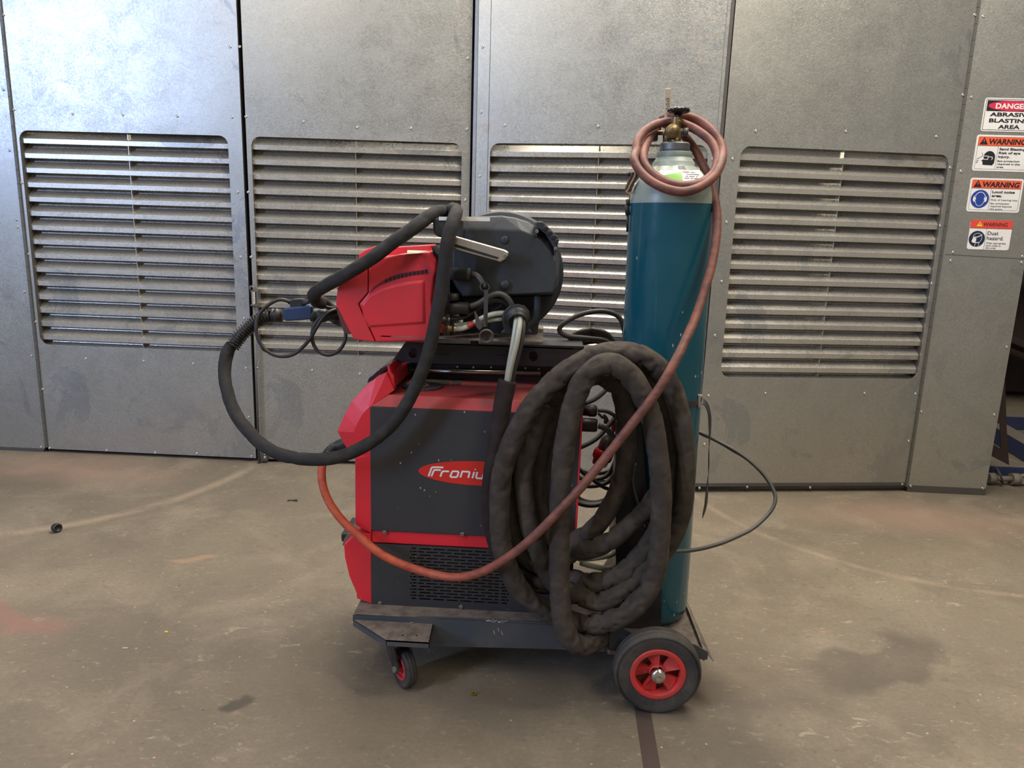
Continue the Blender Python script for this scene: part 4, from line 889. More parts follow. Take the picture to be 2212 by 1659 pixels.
# ------------------------------------------------------------------ fabric tube helper
def sleeve_r(base, seed, P_, amp=.10, fold=.28):
    n = len(P_); cur = []
    for i in range(n):
        a = P_[max(i-2, 0)]; b = P_[i]; c = P_[min(i+2, n-1)]
        k = (a + c - 2*b); cur.append(k/max(1e-6, ((c-a).length*.5)**2))
    lf = []
    for i in range(n):
        T = (P_[min(i+4, n-1)]-P_[max(i-4, 0)]); lf.append(.35+.9*(1-abs(T.z/max(1e-6, T.length))**3))
    amp0 = amp
    def f(i, S, an, d):
        amp = amp0*lf[i]
        nz = noise.noise(Vector((S*11+seed, d.x*1.3, d.z*1.3+d.y)))*.75 + noise.noise(Vector((S*30+seed*2, d.x*2.2, d.z*2.2+d.y)))*.35
        inner = min(1., max(0., d.dot(cur[i]))*base*3.4)
        cr = abs(math.sin(S*40 + 4.0*noise.noise(Vector((S*7, seed, 0)))+d.y*2.0))
        wr = abs(noise.noise(Vector((S*13+seed*3, d.x*1.1+S*6, d.z*1.1+d.y))))
        return base*(1.03 + amp*nz - min(.42, fold*inner*(1-cr)**1.6) + min(.14, inner*.3)*cr - amp*1.9*(max(0., .13-wr)/.13)**1.5)
    return f
# ------------------------------------------------------------------ hose pack
hp = thing('hose_pack', P(1280, 1400, 2.0), 'thick black fabric sleeved hose bundle coiled in loops over the peg', 'hose')
main = [(1096, 822, 2.075), (1085, 880, 2.068), (1073, 960, 2.062), (1060, 1050, 2.065), (1061, 1120, 2.075), (1078, 1190, 2.085), (1110, 1240, 2.09), (1160, 1262, 2.095), (1210, 1258, 2.085), (1240, 1252, 2.075), (1272, 1262, 2.06), (1306, 1256, 2.05), (1347, 1238, 2.05), (1376, 1213, 2.06), (1403, 1172, 2.075),
        (1432, 1110, 2.07), (1452, 1050, 2.065), (1460, 1000, 2.06), (1456, 950, 2.06), (1442, 895, 2.065), (1416, 838, 2.07), (1374, 795, 2.08), (1321, 782, 2.08), (1270, 800, 2.08), (1225, 835, 2.08), (1190, 875, 2.08), (1162, 925, 2.075), (1140, 975, 2.065), (1130, 1020, 2.06), (1133, 1075, 2.055), (1143, 1131, 2.052), (1156, 1172, 2.055), (1170, 1213, 2.06), (1188, 1248, 2.06),
        (1212, 1268, 2.06), (1240, 1278, 2.045), (1268, 1292, 2.035), (1295, 1299, 2.03), (1327, 1288, 2.03), (1360, 1262, 2.035), (1400, 1226, 2.05), (1440, 1180, 2.06), (1469, 1118, 2.05), (1478, 1051, 2.04), (1480, 985, 2.035), (1474, 925, 2.03), (1462, 870, 2.03), (1442, 820, 2.03), (1412, 784, 2.03), (1370, 764, 2.025), (1320, 760, 2.02), (1280, 770, 2.02), (1232, 797, 2.02), (1188, 832, 2.02),
        (1146, 880, 2.02), (1114, 938, 2.02), (1092, 990, 2.02), (1081, 1044, 2.02), (1079, 1107, 2.015), (1081, 1163, 2.015), (1090, 1205, 2.015), (1105, 1246, 2.015), (1128, 1280, 2.02), (1157, 1305, 2.03), (1190, 1326, 2.035), (1240, 1345, 2.03), (1272, 1350, 2.015), (1308, 1345, 2.005), (1347, 1328, 2.0), (1384, 1298, 1.995), (1410, 1254, 1.99), (1422, 1203, 1.985), (1427, 1126, 1.985), (1428, 1051, 1.985), (1420, 976, 1.985), (1408, 905, 1.985), (1386, 850, 1.985), (1358, 806, 1.985),
        (1325, 786, 1.985), (1290, 792, 1.985), (1260, 820, 1.985), (1241, 864, 1.98), (1228, 920, 1.975), (1218, 976, 1.97), (1213, 1032, 1.968), (1209, 1107, 1.968), (1208, 1182, 1.968), (1209, 1264, 1.965), (1214, 1335, 1.965), (1226, 1375, 1.968), (1246, 1394, 1.975), (1266, 1392, 1.99), (1284, 1382, 2.01), (1296, 1378, 2.035)]
back1 = [(1300, 812, 2.10), (1336, 835, 2.11), (1349, 880, 2.11), (1354, 930, 2.11), (1353, 985, 2.11), (1343, 1035, 2.11), (1329, 1072, 2.105), (1311, 1107, 2.10), (1284, 1141, 2.095), (1255, 1163, 2.095), (1220, 1172, 2.095), (1190, 1165, 2.092), (1173, 1138, 2.09), (1163, 1105, 2.09), (1160, 1060, 2.09), (1166, 995, 2.09), (1180, 930, 2.09), (1207, 870, 2.09), (1245, 825, 2.09), (1300, 812, 2.10)]
back2 = [(1399, 1098, 2.085), (1368, 1127, 2.07), (1331, 1160, 2.06), (1296, 1180, 2.05), (1264, 1190, 2.05), (1235, 1192, 2.07), (1190, 1222, 2.085), (1150, 1215, 2.09), (1120, 1172, 2.09), (1108, 1110, 2.085), (1110, 1040, 2.085), (1126, 970, 2.085), (1160, 905, 2.085), (1215, 845, 2.085), (1280, 812, 2.095), (1350, 800, 2.10), (1400, 845, 2.10), (1430, 920, 2.10), (1440, 1000, 2.10), (1424, 1060, 2.095), (1399, 1098, 2.085)]
brn = main[:7]
def fabric(mb, pts, base, seed, step=.006, seg=24, amp=.10, fold=.28):
    Q = resample(crv([P(*p) for p in pts], 10), step); mb.tube(Q, sleeve_r(base, seed, Q, amp, fold), seg)
m = MB(); fabric(m, main[:8], .0258, 3.1, amp=.05); m.build('brown_sleeve_end', 'brownsleeve', hp, label='smooth dark brown end of the sleeve')
m = MB(); fabric(m, main[6:], .0290, 9.2, amp=.14, fold=.42); fabric(m, back1, .0265, 21.0, amp=.13, fold=.4); fabric(m, back2, .0268, 40.0, amp=.13, fold=.4); m.build('sleeve', 'sleeve', hp, label='dusty black fabric sleeve in wrinkled loops')
m = MB(); tb(m, [(1116, 684, 2.075), (1113, 712, 2.06), (1107, 750, 2.055), (1099, 795, 2.065), (1094, 830, 2.075)], .0078, .005); m.build('braided_hose', 'braid', hp)
m = MB(); tb(m, [(1124, 684, 2.07), (1121, 712, 2.05), (1114, 750, 2.045), (1103, 795, 2.055), (1097, 830, 2.07)], .0078, .005); m.build('braided_hose', 'braid', hp)
m = MB(); tb(m, [(1131, 686, 2.075), (1130, 712, 2.06), (1124, 750, 2.055), (1112, 795, 2.062), (1104, 832, 2.075)], .0068); tb(m, [(1128, 684, 2.085), (1126, 730, 2.075), (1116, 775, 2.07), (1106, 832, 2.08)], .006); m.build('power_cable', 'cable', hp)
m = MB(); tb(m, [(1252, 1207, 2.10), (1280, 1206, 2.16), (1315, 1200, 2.19), (1331, 1190, 2.2)], .009, .005); tb(m, [(1255, 1216, 2.16), (1285, 1224, 2.18), (1312, 1228, 2.2), (1332, 1222, 2.22)], .009, .005); m.build('braided_hose', 'braid', hp)

# ------------------------------------------------------------------ torch lead
tl = thing('torch_lead', P(620, 1000, 2.1), 'long black sleeved torch hose looped from the feeder nose over its handle', 'torch hose')
loop = [(500, 745, 2.22), (489, 767, 2.21), (485, 803, 2.19), (491, 847, 2.16), (507, 890, 2.13), (532, 926, 2.10), (568, 962, 2.07), (619, 986, 2.05), (684, 993, 2.04), (742, 984, 2.04), (796, 959, 2.05), (843, 921, 2.06), (876, 877, 2.06), (901, 828, 2.06), (922, 774, 2.055), (934, 727, 2.05), (945, 673, 2.045), (954, 619, 2.04), (961, 565, 2.035), (967, 521, 2.035), (976, 487, 2.05), (984, 465, 2.085), (985, 455, 2.13), (975, 452, 2.17)]
m = MB(); Q = resample(crv([P(*p) for p in loop], 10), .006); m.tube(Q, sleeve_r(.0185, 5.5, Q, .055, .25), 20); m.build('outer_sleeve', 'torchsleeve', tl)
lp2 = [(972, 462, 2.20), (955, 457, 2.155), (938, 461, 2.13), (915, 475, 2.10), (894, 492, 2.075), (851, 522, 2.06), (807, 555, 2.055), (760, 585, 2.06), (713, 612, 2.10), (687, 627, 2.14), (677, 637, 2.18), (683, 650, 2.21), (700, 655, 2.23)]
m = MB(); Q = resample(crv([P(*p) for p in lp2], 10), .006); m.tube(Q, sleeve_r(.0185, 15.5, Q, .06, .35), 20); m.build('outer_sleeve', 'torchsleeve', tl)
m = MB(); tb(m, [(689, 640, 2.22), (702, 648, 2.23), (716, 660, 2.24), (735, 672, 2.25)], .0085); m.build('inner_tube', 'cabledark', tl)
spc = [(582, 681, 2.245), (566, 686, 2.24), (543, 702, 2.235), (520, 724, 2.225), (502, 748, 2.215)]
m = MB(); Q = resample(crv([P(*p) for p in spc], 8), .0012); N_ = len(Q); hpnts = []
for i, q in enumerate(Q):
    T = (Q[min(i+1, N_-1)]-Q[max(i-1, 0)]).normalized(); a = Vector((0, 1, 0)); b = T.cross(a).normalized(); a = b.cross(T); th = i*.0012/.0088*2*math.pi
    for s in range(1): hpnts.append(q + (a*math.cos(th)+b*math.sin(th))*.0215)
m.tube(hpnts, .0021, 6); m.build('kink_spring', 'black', tl, label='black anti-kink spring')
m = MB(); m.tube(resample([P(*p) for p in spc], .02), .0155, 16); m.build('spring_core', 'cabledark', tl)
ax0, ax1 = P(580, 681, 2.25), P(748, 682, 2.25); d_ = (ax1-ax0).normalized()
def X_(px): return (P(px, 681, 2.25)-ax0).length if px > 580 else 0
def seglathe(name, pr, mat, lab=None):
    m = MB(); m.lathe([(0, pr[0][1])]+pr+[(0, pr[-1][1])], ax0, d_, 28); return m.build(name, mat, tl, label=lab)
seglathe('collar_nut', [(.019, 0), (.019, .012), (.0215, .013), (.0215, .017), (.0195, .018), (.0195, .024), (.0215, .025), (.0215, .030), (.019, .032), (.0195, .042)], 'black')
m = MB(); gp = YP([(611, 668), (618, 665), (668, 660), (674, 662), (673, 690), (650, 692), (617, 694), (611, 690)], 2.228); m.loft([gp, [Vector((p.x, 2.272, p.z)) for p in gp]]); m.build('blue_grip', 'blue', tl, label='dark blue plug grip', bevel=.007, bseg=3)
m = MB(); gp = YP([(627, 648), (633, 646), (652, 645), (656, 650), (655, 664), (648, 668), (630, 668), (625, 660)], 2.235); m.loft([gp, [Vector((p.x, 2.265, p.z)) for p in gp]]); m.build('latch_box', 'black', tl, bevel=.003)
seglathe('plug_body', [(.0195, X_(672)), (.0215, X_(676)), (.0215, X_(684)), (.020, X_(685)), (.0215, X_(692)), (.0215, X_(702)), (.017, X_(706)), (.017, X_(735))], 'black')
m = MB(); m.loft([YP([(706, 690), (735, 690), (752, 712), (742, 708), (722, 700)], 2.235), YP([(706, 690), (735, 690), (752, 712), (742, 708), (722, 700)], 2.27)]); m.build('plug_skirt', 'black', tl)
m = MB(); gp = YP([(724, 660), (733, 668), (752, 702), (757, 722), (750, 722), (738, 705)], 2.16); m.loft([gp, [Vector((p.x, 2.32, p.z)) for p in gp]]); m.build('socket_plate', plain('socket_red_grime', (110, 60, 52), .6), tl)
m = MB()
tb(m, [(627, 654, 2.245), (615, 648, 2.235), (600, 648, 2.23), (582, 657, 2.225), (565, 672, 2.22), (555, 692, 2.215), (553, 712, 2.21), (558, 733, 2.21), (571, 753, 2.21), (590, 766, 2.21), (612, 770, 2.21), (635, 765, 2.21), (654, 750, 2.21), (671, 730, 2.205), (684, 707, 2.20), (698, 686, 2.205), (711, 674, 2.215), (728, 668, 2.24)], .0056)
tb(m, [(728, 670, 2.25), (703, 676, 2.23), (688, 690, 2.225), (677, 707, 2.22), (674, 728, 2.22), (679, 748, 2.22), (692, 762, 2.22), (711, 767, 2.22), (730, 759, 2.225), (743, 742, 2.23), (747, 722, 2.24), (744, 708, 2.25)], .0056)
tb(m, [(654, 657, 2.24), (664, 653, 2.23), (677, 651, 2.22), (695, 658, 2.22), (712, 665, 2.23), (732, 664, 2.25)], .0062)
m.build('control_cable', 'cabledark', tl, label='thin black control cable in two loops')

# ------------------------------------------------------------------ red gas hose
gh = thing('gas_hose', P(1000, 1255, 1.97), 'long worn reddish gas hose looped round the cylinder valve and under the logo', 'hose')
def gy(y): return 2.345 - (min(415, max(250, y))-250)/165*.195
gp1 = [(1420, 276, 2.37), (1404, 296, 2.33), (1392, 322, 2.27)]
circ = [(1390, 345), (1397, 362), (1417, 381), (1447, 396), (1481, 401), (1515, 394), (1540, 375), (1549, 350), (1547, 328), (1537, 307), (1517, 289), (1489, 273), (1455, 263), (1420, 268), (1392, 284), (1377, 306), (1374, 328)]
circ2 = [(1370, 345), (1382, 369), (1407, 392), (1440, 408), (1476, 414), (1512, 404), (1542, 381), (1557, 355), (1561, 330), (1555, 306), (1536, 280), (1509, 260), (1481, 251), (1462, 252)]
pts = gp1 + [(x, y, gy(y)-.0+(-.0)) for x, y in circ] + [(x, y, gy(y)-.012) for x, y in circ2[:8]] + [(x, y, gy(y)+.0) for x, y in circ2[8:]]
pts += [(1446, 252, 2.36), (1430, 258, 2.37), (1440, 270, 2.38), (1465, 284, 2.375), (1483, 299, 2.35), (1503, 326, 2.33), (1516, 352, 2.31), (1529, 378, 2.285), (1538, 405, 2.26), (1545, 435, 2.24), (1549, 470, 2.22), (1547, 515, 2.19), (1538, 570, 2.155), (1524, 620, 2.12), (1506, 675, 2.08), (1483, 730, 2.03), (1455, 787, 1.975), (1420, 845, 1.95), (1374, 905, 1.94), (1318, 976, 1.935), (1262, 1045, 1.93), (1209, 1103, 1.925), (1149, 1163, 1.93), (1093, 1207, 1.95), (1037, 1237, 1.98), (982, 1247, 2.01), (922, 1237, 2.04), (861, 1216, 2.06), (816, 1192, 2.07), (777, 1159, 2.09), (741, 1126, 2.11), (714, 1090, 2.13), (700, 1058, 2.15), (695, 1030, 2.17), (697, 1003, 2.19), (708, 985, 2.21), (722, 972, 2.22)]
m = MB(); Q = resample(crv([P(*p) for p in pts], 10), .008); m.tube(Q, lambda i, S, a, d: .0138 if P_y(Q[i]) > 1.2 else .0135, 16) if False else m.tube(Q, .0128, 16); m.build('hose_tube', 'gas', gh)
m = MB(); Q = resample(crv([P(*p) for p in [(703, 990, 2.195), (714, 976, 2.215), (728, 966, 2.225), (750, 958, 2.23)]]), .0012)
m.tube(Q, lambda i, S, a, d: .0155 + (.0022 if (S*1000) % 7 < 3.2 and S < .05 else 0) + min(.006, S*.08), 18); m.build('ribbed_boot', 'black', gh, label='black ribbed boot')

# ------------------------------------------------------------------ gas cylinder
CX, CY, CR = .3775, 2.30, .1255
gc = thing('gas_cylinder', (CX, CY, PZ), 'tall teal gas cylinder with pale green shoulder standing on the trolley', 'gas cylinder')
def zc(px, py): return at_y(px, py, CY).z
zs = at_y(1450, 437, CY-CR).z
zr1 = zc(1460, 362); zr2 = zc(1460, 352); zr3 = zc(1460, 331); zr4 = zc(1460, 327); zr5 = zc(1460, 313)
tilt = Matrix.Rotation(math.radians(-.95), 3, 'Y')
BASE = Vector((CX, CY, PZ)); AX = tilt @ Vector((0, 0, 1))
def cl_(prof, name, mat, parent=gc, lab=None, **k):
    m = MB(); m.lathe([(r, z-PZ) for r, z in prof], BASE, AX, 72); return m.build(name, mat, parent, label=lab)
cl_([(0, PZ+.002), (.095, PZ+.002), (.112, PZ+.008), (CR-.003, PZ+.028), (CR, PZ+.05), (CR, zs)], 'cylinder_body', 'teal', lab='scuffed teal cylinder body')
w1 = abs(at_y(1503, 362, CY).x - at_y(1460, 362, CY).x); 
hh = zr1-zs
shp = [(CR, zs), (CR*.998, zs+hh*.1), (CR*.975, zs+hh*.25), (CR*.93, zs+hh*.42), (CR*.86, zs+hh*.58), (CR*.775, zs+hh*.74), (CR*.67, zs+hh*.88), (.069, zr1)]
w1 = .061
cl_(shp, 'shoulder', 'sage', lab='pale green rounded shoulder')
zz = zr1
cl_([(.069, zz-.001), (w1+.001, zz+.003), (w1+.001, zz+.013), (w1-.002, zz+.016), (.051, zz+.028)], 'lower_collar', 'sage')
cl_([(.0515, zz+.026), (.0515, zz+.042), (.050, zz+.0435), (.044, zz+.044)], 'neck_ring', 'sagering')
th = [(.0425, zz+.043), (.0425, zz+.048)]; 
for k in range(5): th += [(.0445, zz+.050+k*.0038), (.0425, zz+.0519+k*.0038)]
th += [(.040, zz+.070), (0, zz+.070)]
cl_(th, 'threaded_neck', 'thread')
NV = BASE + AX*(zz+.070-PZ)
def off(px, py, Y=None): return at_y(px, py, Y or NV.y)
vb = off(1459, 314); vt = off(1463, 262)
m = MB(); m.cyl(NV - AX*.004, NV+AX*.012, .017, 16); 
zq = NV.z
m.box(NV+AX*.022+Vector((-.002, 0, 0)), (.032, .030, .024)); m.cyl(NV+AX*.025, NV+AX*.072, .0145, 20)
c1 = at_y(1452, 284, CY-.02); m.cyl((c1.x, CY, c1.z), (c1.x, CY-.035, c1.z), .020, 24); 
val = m.build('valve_body', 'brass', gc, bevel=.002)
m = MB(); m.lathe([(.0175, 0), (.016, .004), (.011, .004), (.010, .009), (.0085, .010), (0, .010)], (c1.x, CY-.035, c1.z), (0, -1, 0), 24); m.build('outlet_cap', 'brass', val)
m = MB(); p0 = at_y(1474, 284, CY-.005); m.cyl((p0.x-.01, CY-.005, p0.z), (p0.x+.008, CY-.005, p0.z), .007, 12); m.cyl((p0.x+.002, CY-.005, p0.z), (p0.x+.016, CY-.005, p0.z), .0115, 6); m.build('relief_nut', 'hinge', val)
m = MB(); t0 = at_y(1464, 262, CY); m.cyl((t0.x, CY, t0.z-.008), (t0.x, CY, t0.z+.006), .0135, 20); m.build('gland', plain('brass_bright', (150, 130, 76), .35, .85), val)
m = MB(); hz = at_y(1466, 239, CY); pr = [(0, -.012), (.012, -.012), (.014, -.007), (.026, -.006), (.031, -.003), (.032, .001), (.030, .006), (.018, .0075), (.010, .006), (0, .006)]
vsn = []; 
seg = 64; b0 = len(m.v)
m.lathe(pr, hz, (0, 0, 1), seg)
for i, v in enumerate(m.v):
    r_ = Vector((v.x-hz.x, v.y-hz.y)); 
    if r_.length > .022: a_ = math.atan2(r_.y, r_.x); f_ = 1+.045*math.cos(a_*10); v.x = hz.x+r_.x*f_; v.y = hz.y+r_.y*f_
m.cyl((hz.x, CY, hz.z-.022), (hz.x, CY, hz.z-.008), .008, 14); m.build('hand_wheel', plain('gloss_black', (22, 22, 24), .25), val, label='black lobed hand wheel')
# shoulder label: curved patch following the shoulder
def shoulder_pt(a, z):
    for (r0, z0), (r1, z1) in zip(shp[:-1], shp[1:]):
        if z0 <= z <= z1 or (r1, z1) == shp[-1]:
            r = r0+(r1-r0)*min(1, max(0, (z-z0)/max(1e-6, z1-z0))); break
    r += .0012; loc = Vector((r*math.sin(a), -r*math.cos(a), z-PZ)); return BASE + tilt @ loc
def patch(a0, a1, z0f, z1f, n=18, mz=5):
    m = MB(); vs = []
    for i in range(n+1):
        a = a0+(a1-a0)*i/n
        for j in range(mz+1): vs.append(shoulder_pt(a, z0f(a)+(z1f(a)-z0f(a))*j/mz))
    fs = [(i*(mz+1)+j, (i+1)*(mz+1)+j, (i+1)*(mz+1)+j+1, i*(mz+1)+j+1) for i in range(n) for j in range(mz)]
    m.add(vs, fs, True); return m
zA = zs+hh*.52; zB = zs+hh*.84
lbm = patch(-.95, 1.0, lambda a: zA+.004*abs(a), lambda a: zB+.008*abs(a)); lb = lbm.build('cylinder_label', 'white', gc, label='white gas label with green corner')
for q in [lb.data]: pass
def patch_up(mb, e=.0006):
    c = BASE+AX*(zA-PZ)
    for v in mb.v: d = Vector((v.x-c.x, v.y-c.y, 0)).normalized(); v += (d*.8+Z*.6)*e
    return mb
patch_up(patch(-.42, .10, lambda a: zA+.002, lambda a: zA+.030+a*.02)).build('green_panel', 'green', lb)
patch_up(patch(.0, 1.0, lambda a: zA+.001, lambda a: zA+.0055)).build('green_stripe', 'dkgreen', lb)
patch_up(patch(.12, .34, lambda a: zB-.002, lambda a: zB-.0005)).build('red_line', 'signred', lb)
for (a0, a1, z_) in [(.18, .62, .030), (.16, .70, .024), (.2, .6, .018), (.16, .66, .0125), (-.75, -.55, .036), (-.82, -.5, .030), (-.7, -.55, .022)]:
    n_ = 14
    m = MB()
    for k in range(n_):
        if random.random() < .78:
            s0 = a0+(a1-a0)*k/n_; s1 = s0+(a1-a0)/n_*.7; pm = patch(s0, s1, lambda a: zA+z_, lambda a: zA+z_+.0022, 1, 1); m.add(pm.v, pm.f)
    patch_up(m).build('print_line', 'ink', lb)
m = MB()
for k in range(16):
    s0 = .02+k*.017; pm = patch(s0, s0+.009, lambda a: zB+.006, lambda a: zB+.017, 1, 1); m.add(pm.v, pm.f)
patch_up(m, .0004).build('barcode', 'dirtylabel', lb)

# ------------------------------------------------------------------ regulator with flow tube, behind the valve
rg = thing('gas_regulator', at_y(1430, 310, 2.36), 'brass gas regulator with clear graduated flow tube behind the cylinder valve', 'regulator')
m = MB(); a = at_y(1441, 290, 2.36); m.cyl(at_y(1441, 316, 2.345), at_y(1441, 278, 2.345), .013, 16); m.cyl(at_y(1422, 287, 2.34), at_y(1455, 287, 2.33), .007, 12); m.build('regulator_body', 'brass', rg)
m = MB(); m.pz([(1405, 283), (1422, 283), (1421, 304), (1405, 304)], 2.345, 2.38); m.build('black_knob', 'black', rg, bevel=.002)
m = MB(); m.pz([(1437, 190), (1450, 190), (1449, 262), (1435, 262)], 2.35, 2.368); ft = m.build('flow_tube', plain('yellowed_tube', (190, 172, 144), .2), rg, bevel=.003, label='yellowed graduated flow tube')
m = MB()
for k in range(14): a = at_y(1443.5-(2 if k % 2 else 3), 212+k*3.6, 2.3492); b = at_y(1446.5, 212+k*3.6, 2.3492); stroke2(m, [(a.x, a.z), (b.x, b.z)], .0012, 2.3492)
for (t_x, y_) in (('10', 216), ('8', 226), ('6', 236), ('4', 246)): add_text(m, t_x, at_y(1438.2, y_, 2.3492), UX, Z, .004, None, .01)
m.build('scale_marks', 'ink', ft)

# ------------------------------------------------------------------ retaining strap and tail
rs = thing('retaining_strap', (CX, CY, 1.0), 'black webbing strap round the teal cylinder with a hanging tail', 'strap')
def axc(z): return BASE + AX*(z-PZ)
zst = at_y(1495, 867, CY-.06).z
m = MB(); m.lathe([(CR+.0008, -.009), (CR+.003, -.009), (CR+.003, .009), (CR+.0008, .009), (CR+.0008, -.009)], axc(zst), AX, 72, smooth=False); m.build('strap_band', 'cabledark', rs)
m = MB(); cen = [P(1508, 864, 2.255), P(1516, 866, 2.25), P(1526, 875, 2.25), P(1532, 895, 2.25), P(1533, 930, 2.25), P(1531, 975, 2.25), P(1530, 1015, 2.25), P(1527, 1055, 2.25), P(1524, 1090, 2.25), P(1517, 1120, 2.25)]
Q = resample(crv(cen, 8), .01); wd0 = Vector((0, .25, .9)); vs = []; n = len(Q)
for i, q in enumerate(Q):
    f = i/(n-1); T = (Q[min(i+1, n-1)]-Q[max(i-1, 0)]).normalized()
    wv = (Vector((.0, .3, 1))*(max(0, 1-f*7)) + Vector((.42, 1, 0))*min(1, f*7) + Vector((.35*math.sin(f*9), 0, 0))).normalized(); wv = (wv - T*wv.dot(T)).normalized()
    hw = .0095*(1 if f < .96 else (1-f)/.04); vs += [q-wv*hw, q+wv*hw]
nn = T.cross(wv)*.0012; vs2 = [v+Vector((.0014, 0, 0)) for v in vs]; k = len(vs)
fs_ = []
for i in range(n-1): a = 2*i; fs_ += [(a, a+1, a+3, a+2), (k+a, k+a+2, k+a+3, k+a+1), (a, a+2, k+a+2, k+a), (a+1, k+a+1, k+a+3, a+3)]
m.add(vs+vs2, fs_, True); m.build('strap_tail', 'cabledark', rs)
m = MB(); m.pz([(1507, 852), (1518, 854), (1519, 858), (1514, 859), (1513, 880), (1508, 880), (1508, 858)], 2.225, 2.245); m.build('cam_buckle', 'zinc', rs, bevel=.001, label='metal cam buckle')
# flint striker and cord hanging at the left of the shoulder
sk = thing('striker_with_cord', at_y(1358, 480, 2.28), 'small dark striker tied with tan cord at the left of the cylinder shoulder', 'tool')
m = MB(); L = YP([(1364, 373), (1375, 372), (1379, 377), (1372, 395), (1364, 410), (1352, 414), (1350, 409), (1358, 390)], 2.26); m.loft([L, [Vector((p.x, 2.29, p.z)) for p in L]]); m.build('leather_flap', 'leather', sk, bevel=.002)
m = MB(); tb(m, [(1364, 372, 2.255), (1372, 373, 2.255), (1369, 385, 2.252), (1362, 398, 2.25), (1357, 409, 2.25), (1354, 416, 2.25), (1361, 418, 2.25), (1368, 412, 2.25)], .0022, .004, 8); tb(m, [(1357, 414, 2.25), (1352, 412, 2.25), (1354, 417, 2.25)], .002, .004, 8); tb(m, [(1361, 420, 2.26), (1359, 432, 2.27)], .002, .004, 8); m.build('tan_cord', 'wornrope', sk)
m = MB(); m.cyl(P(1354, 377, 2.275), P(1362, 376, 2.275), .006, 12); m.cyl(P(1356, 430, 2.28), P(1357, 445, 2.28), .006, 12); m.cyl(P(1354, 443, 2.28), P(1356, 465, 2.28), .0068, 12); m.cyl(P(1356, 462, 2.28), P(1355, 501, 2.28), .0035, 10); m.build('striker_rod', 'cabledark', sk)

# ------------------------------------------------------------------ rear plugs, mains coil, side loop
rp = thing('rear_plug_leads', P(1270, 930, 2.2), 'black rear power plugs and cables between the machine and the upright plate', 'cable')
Xr = X1+.004
m = MB(); p = P(1246, 917, 2.20); m.lathe([(0, 0), (.020, 0), (.021, .03), (.0205, .056), (.018, .062), (0, .062)], p, (1, 0, 0), 24); m.build('lower_plug', 'black', rp)
m = MB(); p = P(1250, 886, 2.22); m.lathe([(0, 0), (.0165, 0), (.0165, .03), (.0185, .032), (.0185, .05), (.013, .056), (0, .056)], p, (1, 0, 0), 24); p2 = m.build('upper_plug', 'black', rp)
m = MB(); m.pz([(1290, 895), (1296, 894), (1302, 901), (1306, 896), (1313, 903), (1316, 910), (1310, 917), (1304, 915), (1306, 906), (1300, 905)], 2.215, 2.23); m.build('hanging_cap', 'cabledark', p2, bevel=.002)
m = MB(); tb(m, [(1293, 920, 2.20), (1308, 926, 2.20), (1322, 940, 2.20), (1334, 965, 2.205), (1340, 985, 2.21)], .009); tb(m, [(1291, 887, 2.22), (1308, 888, 2.22), (1325, 896, 2.225), (1345, 915, 2.23)], .0062); tb(m, [(1262, 872, 2.24), (1285, 862, 2.25), (1305, 846, 2.26), (1326, 822, 2.27)], .0075); tb(m, [(1240, 970, 2.25), (1262, 963, 2.26), (1288, 948, 2.28), (1308, 928, 2.30), (1330, 900, 2.32)], .0072); tb(m, [(1243, 1000, 2.26), (1255, 1018, 2.28), (1285, 1040, 2.30), (1310, 1055, 2.32), (1350, 1062, 2.33)], .006); m.build('cable', 'cable', rp)
ml = thing('mains_cable_coil', P(1280, 1095, 2.47), 'grey mains cable coiled in loops hanging behind the hose bundle', 'cable')
m = MB(); random.seed(3)
for k in range(6):
    cx_, rx_, top_, bot_, Yk = 1280+random.uniform(-6, 6), 70+random.uniform(-8, 8), 712+k*5, 1092-k*(3 if k < 3 else 14), 2.46+k*.012
    pl_ = [(cx_+rx_*math.copysign(abs(math.sin(a))**.6, math.sin(a)), (top_+bot_)/2-(bot_-top_)/2*math.cos(a), Yk) for a in [2*math.pi*j/20 for j in range(21)]]
    tb(m, pl_, .0085, .015, 10)
m.build('cable_loops', 'cable', ml)
m = MB(); tb(m, [(1352, 735, 2.46), (1345, 700, 2.46), (1332, 681, 2.46), (1300, 672, 2.45), (1255, 679, 2.44), (1220, 697, 2.43), (1208, 714, 2.43), (1226, 726, 2.43), (1270, 731, 2.44), (1310, 737, 2.45), (1340, 760, 2.46)], .0085, .01, 12); m.build('loose_top_loop', 'cable', ml)
rpg = thing('mains_plug', P(1300, 1005, 2.36), 'mains plug with red locking ring hanging between the hose loops', 'plug')
pa, pbb = P(1294, 1004, 2.36), P(1320, 938, 2.36); pd = (pbb-pa).normalized(); Lp = (pbb-pa).length
m = MB(); m.lathe([(0, 0), (.024, 0), (.026, .008), (.026, Lp*.25)], pa, pd, 28); m.build('clear_socket', 'clear', rpg)
m = MB(); m.lathe([(.027, Lp*.18), (.031, Lp*.19), (.031, Lp*.48), (.027, Lp*.49)], pa, pd, 28)
for j in range(10): a = 2*math.pi*j/10; uu = pd.orthogonal().normalized(); vv = pd.cross(uu); m.box(pa+pd*Lp*.33+(uu*math.cos(a)+vv*math.sin(a))*.031, (.006, .006, .02), pd.to_track_quat('Z', 'Y').to_matrix())
m.build('locking_ring', 'plugred', rpg, label='red plastic locking ring')
m = MB(); m.lathe([(.026, Lp*.48), (.026, Lp*.78), (.02, Lp*.9), (.009, Lp)], pa, pd, 28); m.build('smoky_body', 'clear', rpg)
m = MB(); m.lathe([(0, Lp*.50), (.018, Lp*.5), (.018, Lp*.7), (.008, Lp*.8), (.0075, Lp*1.4), (0, Lp*1.4)], pa, pd, 20); m.build('cable_core', 'cabledark', rpg)
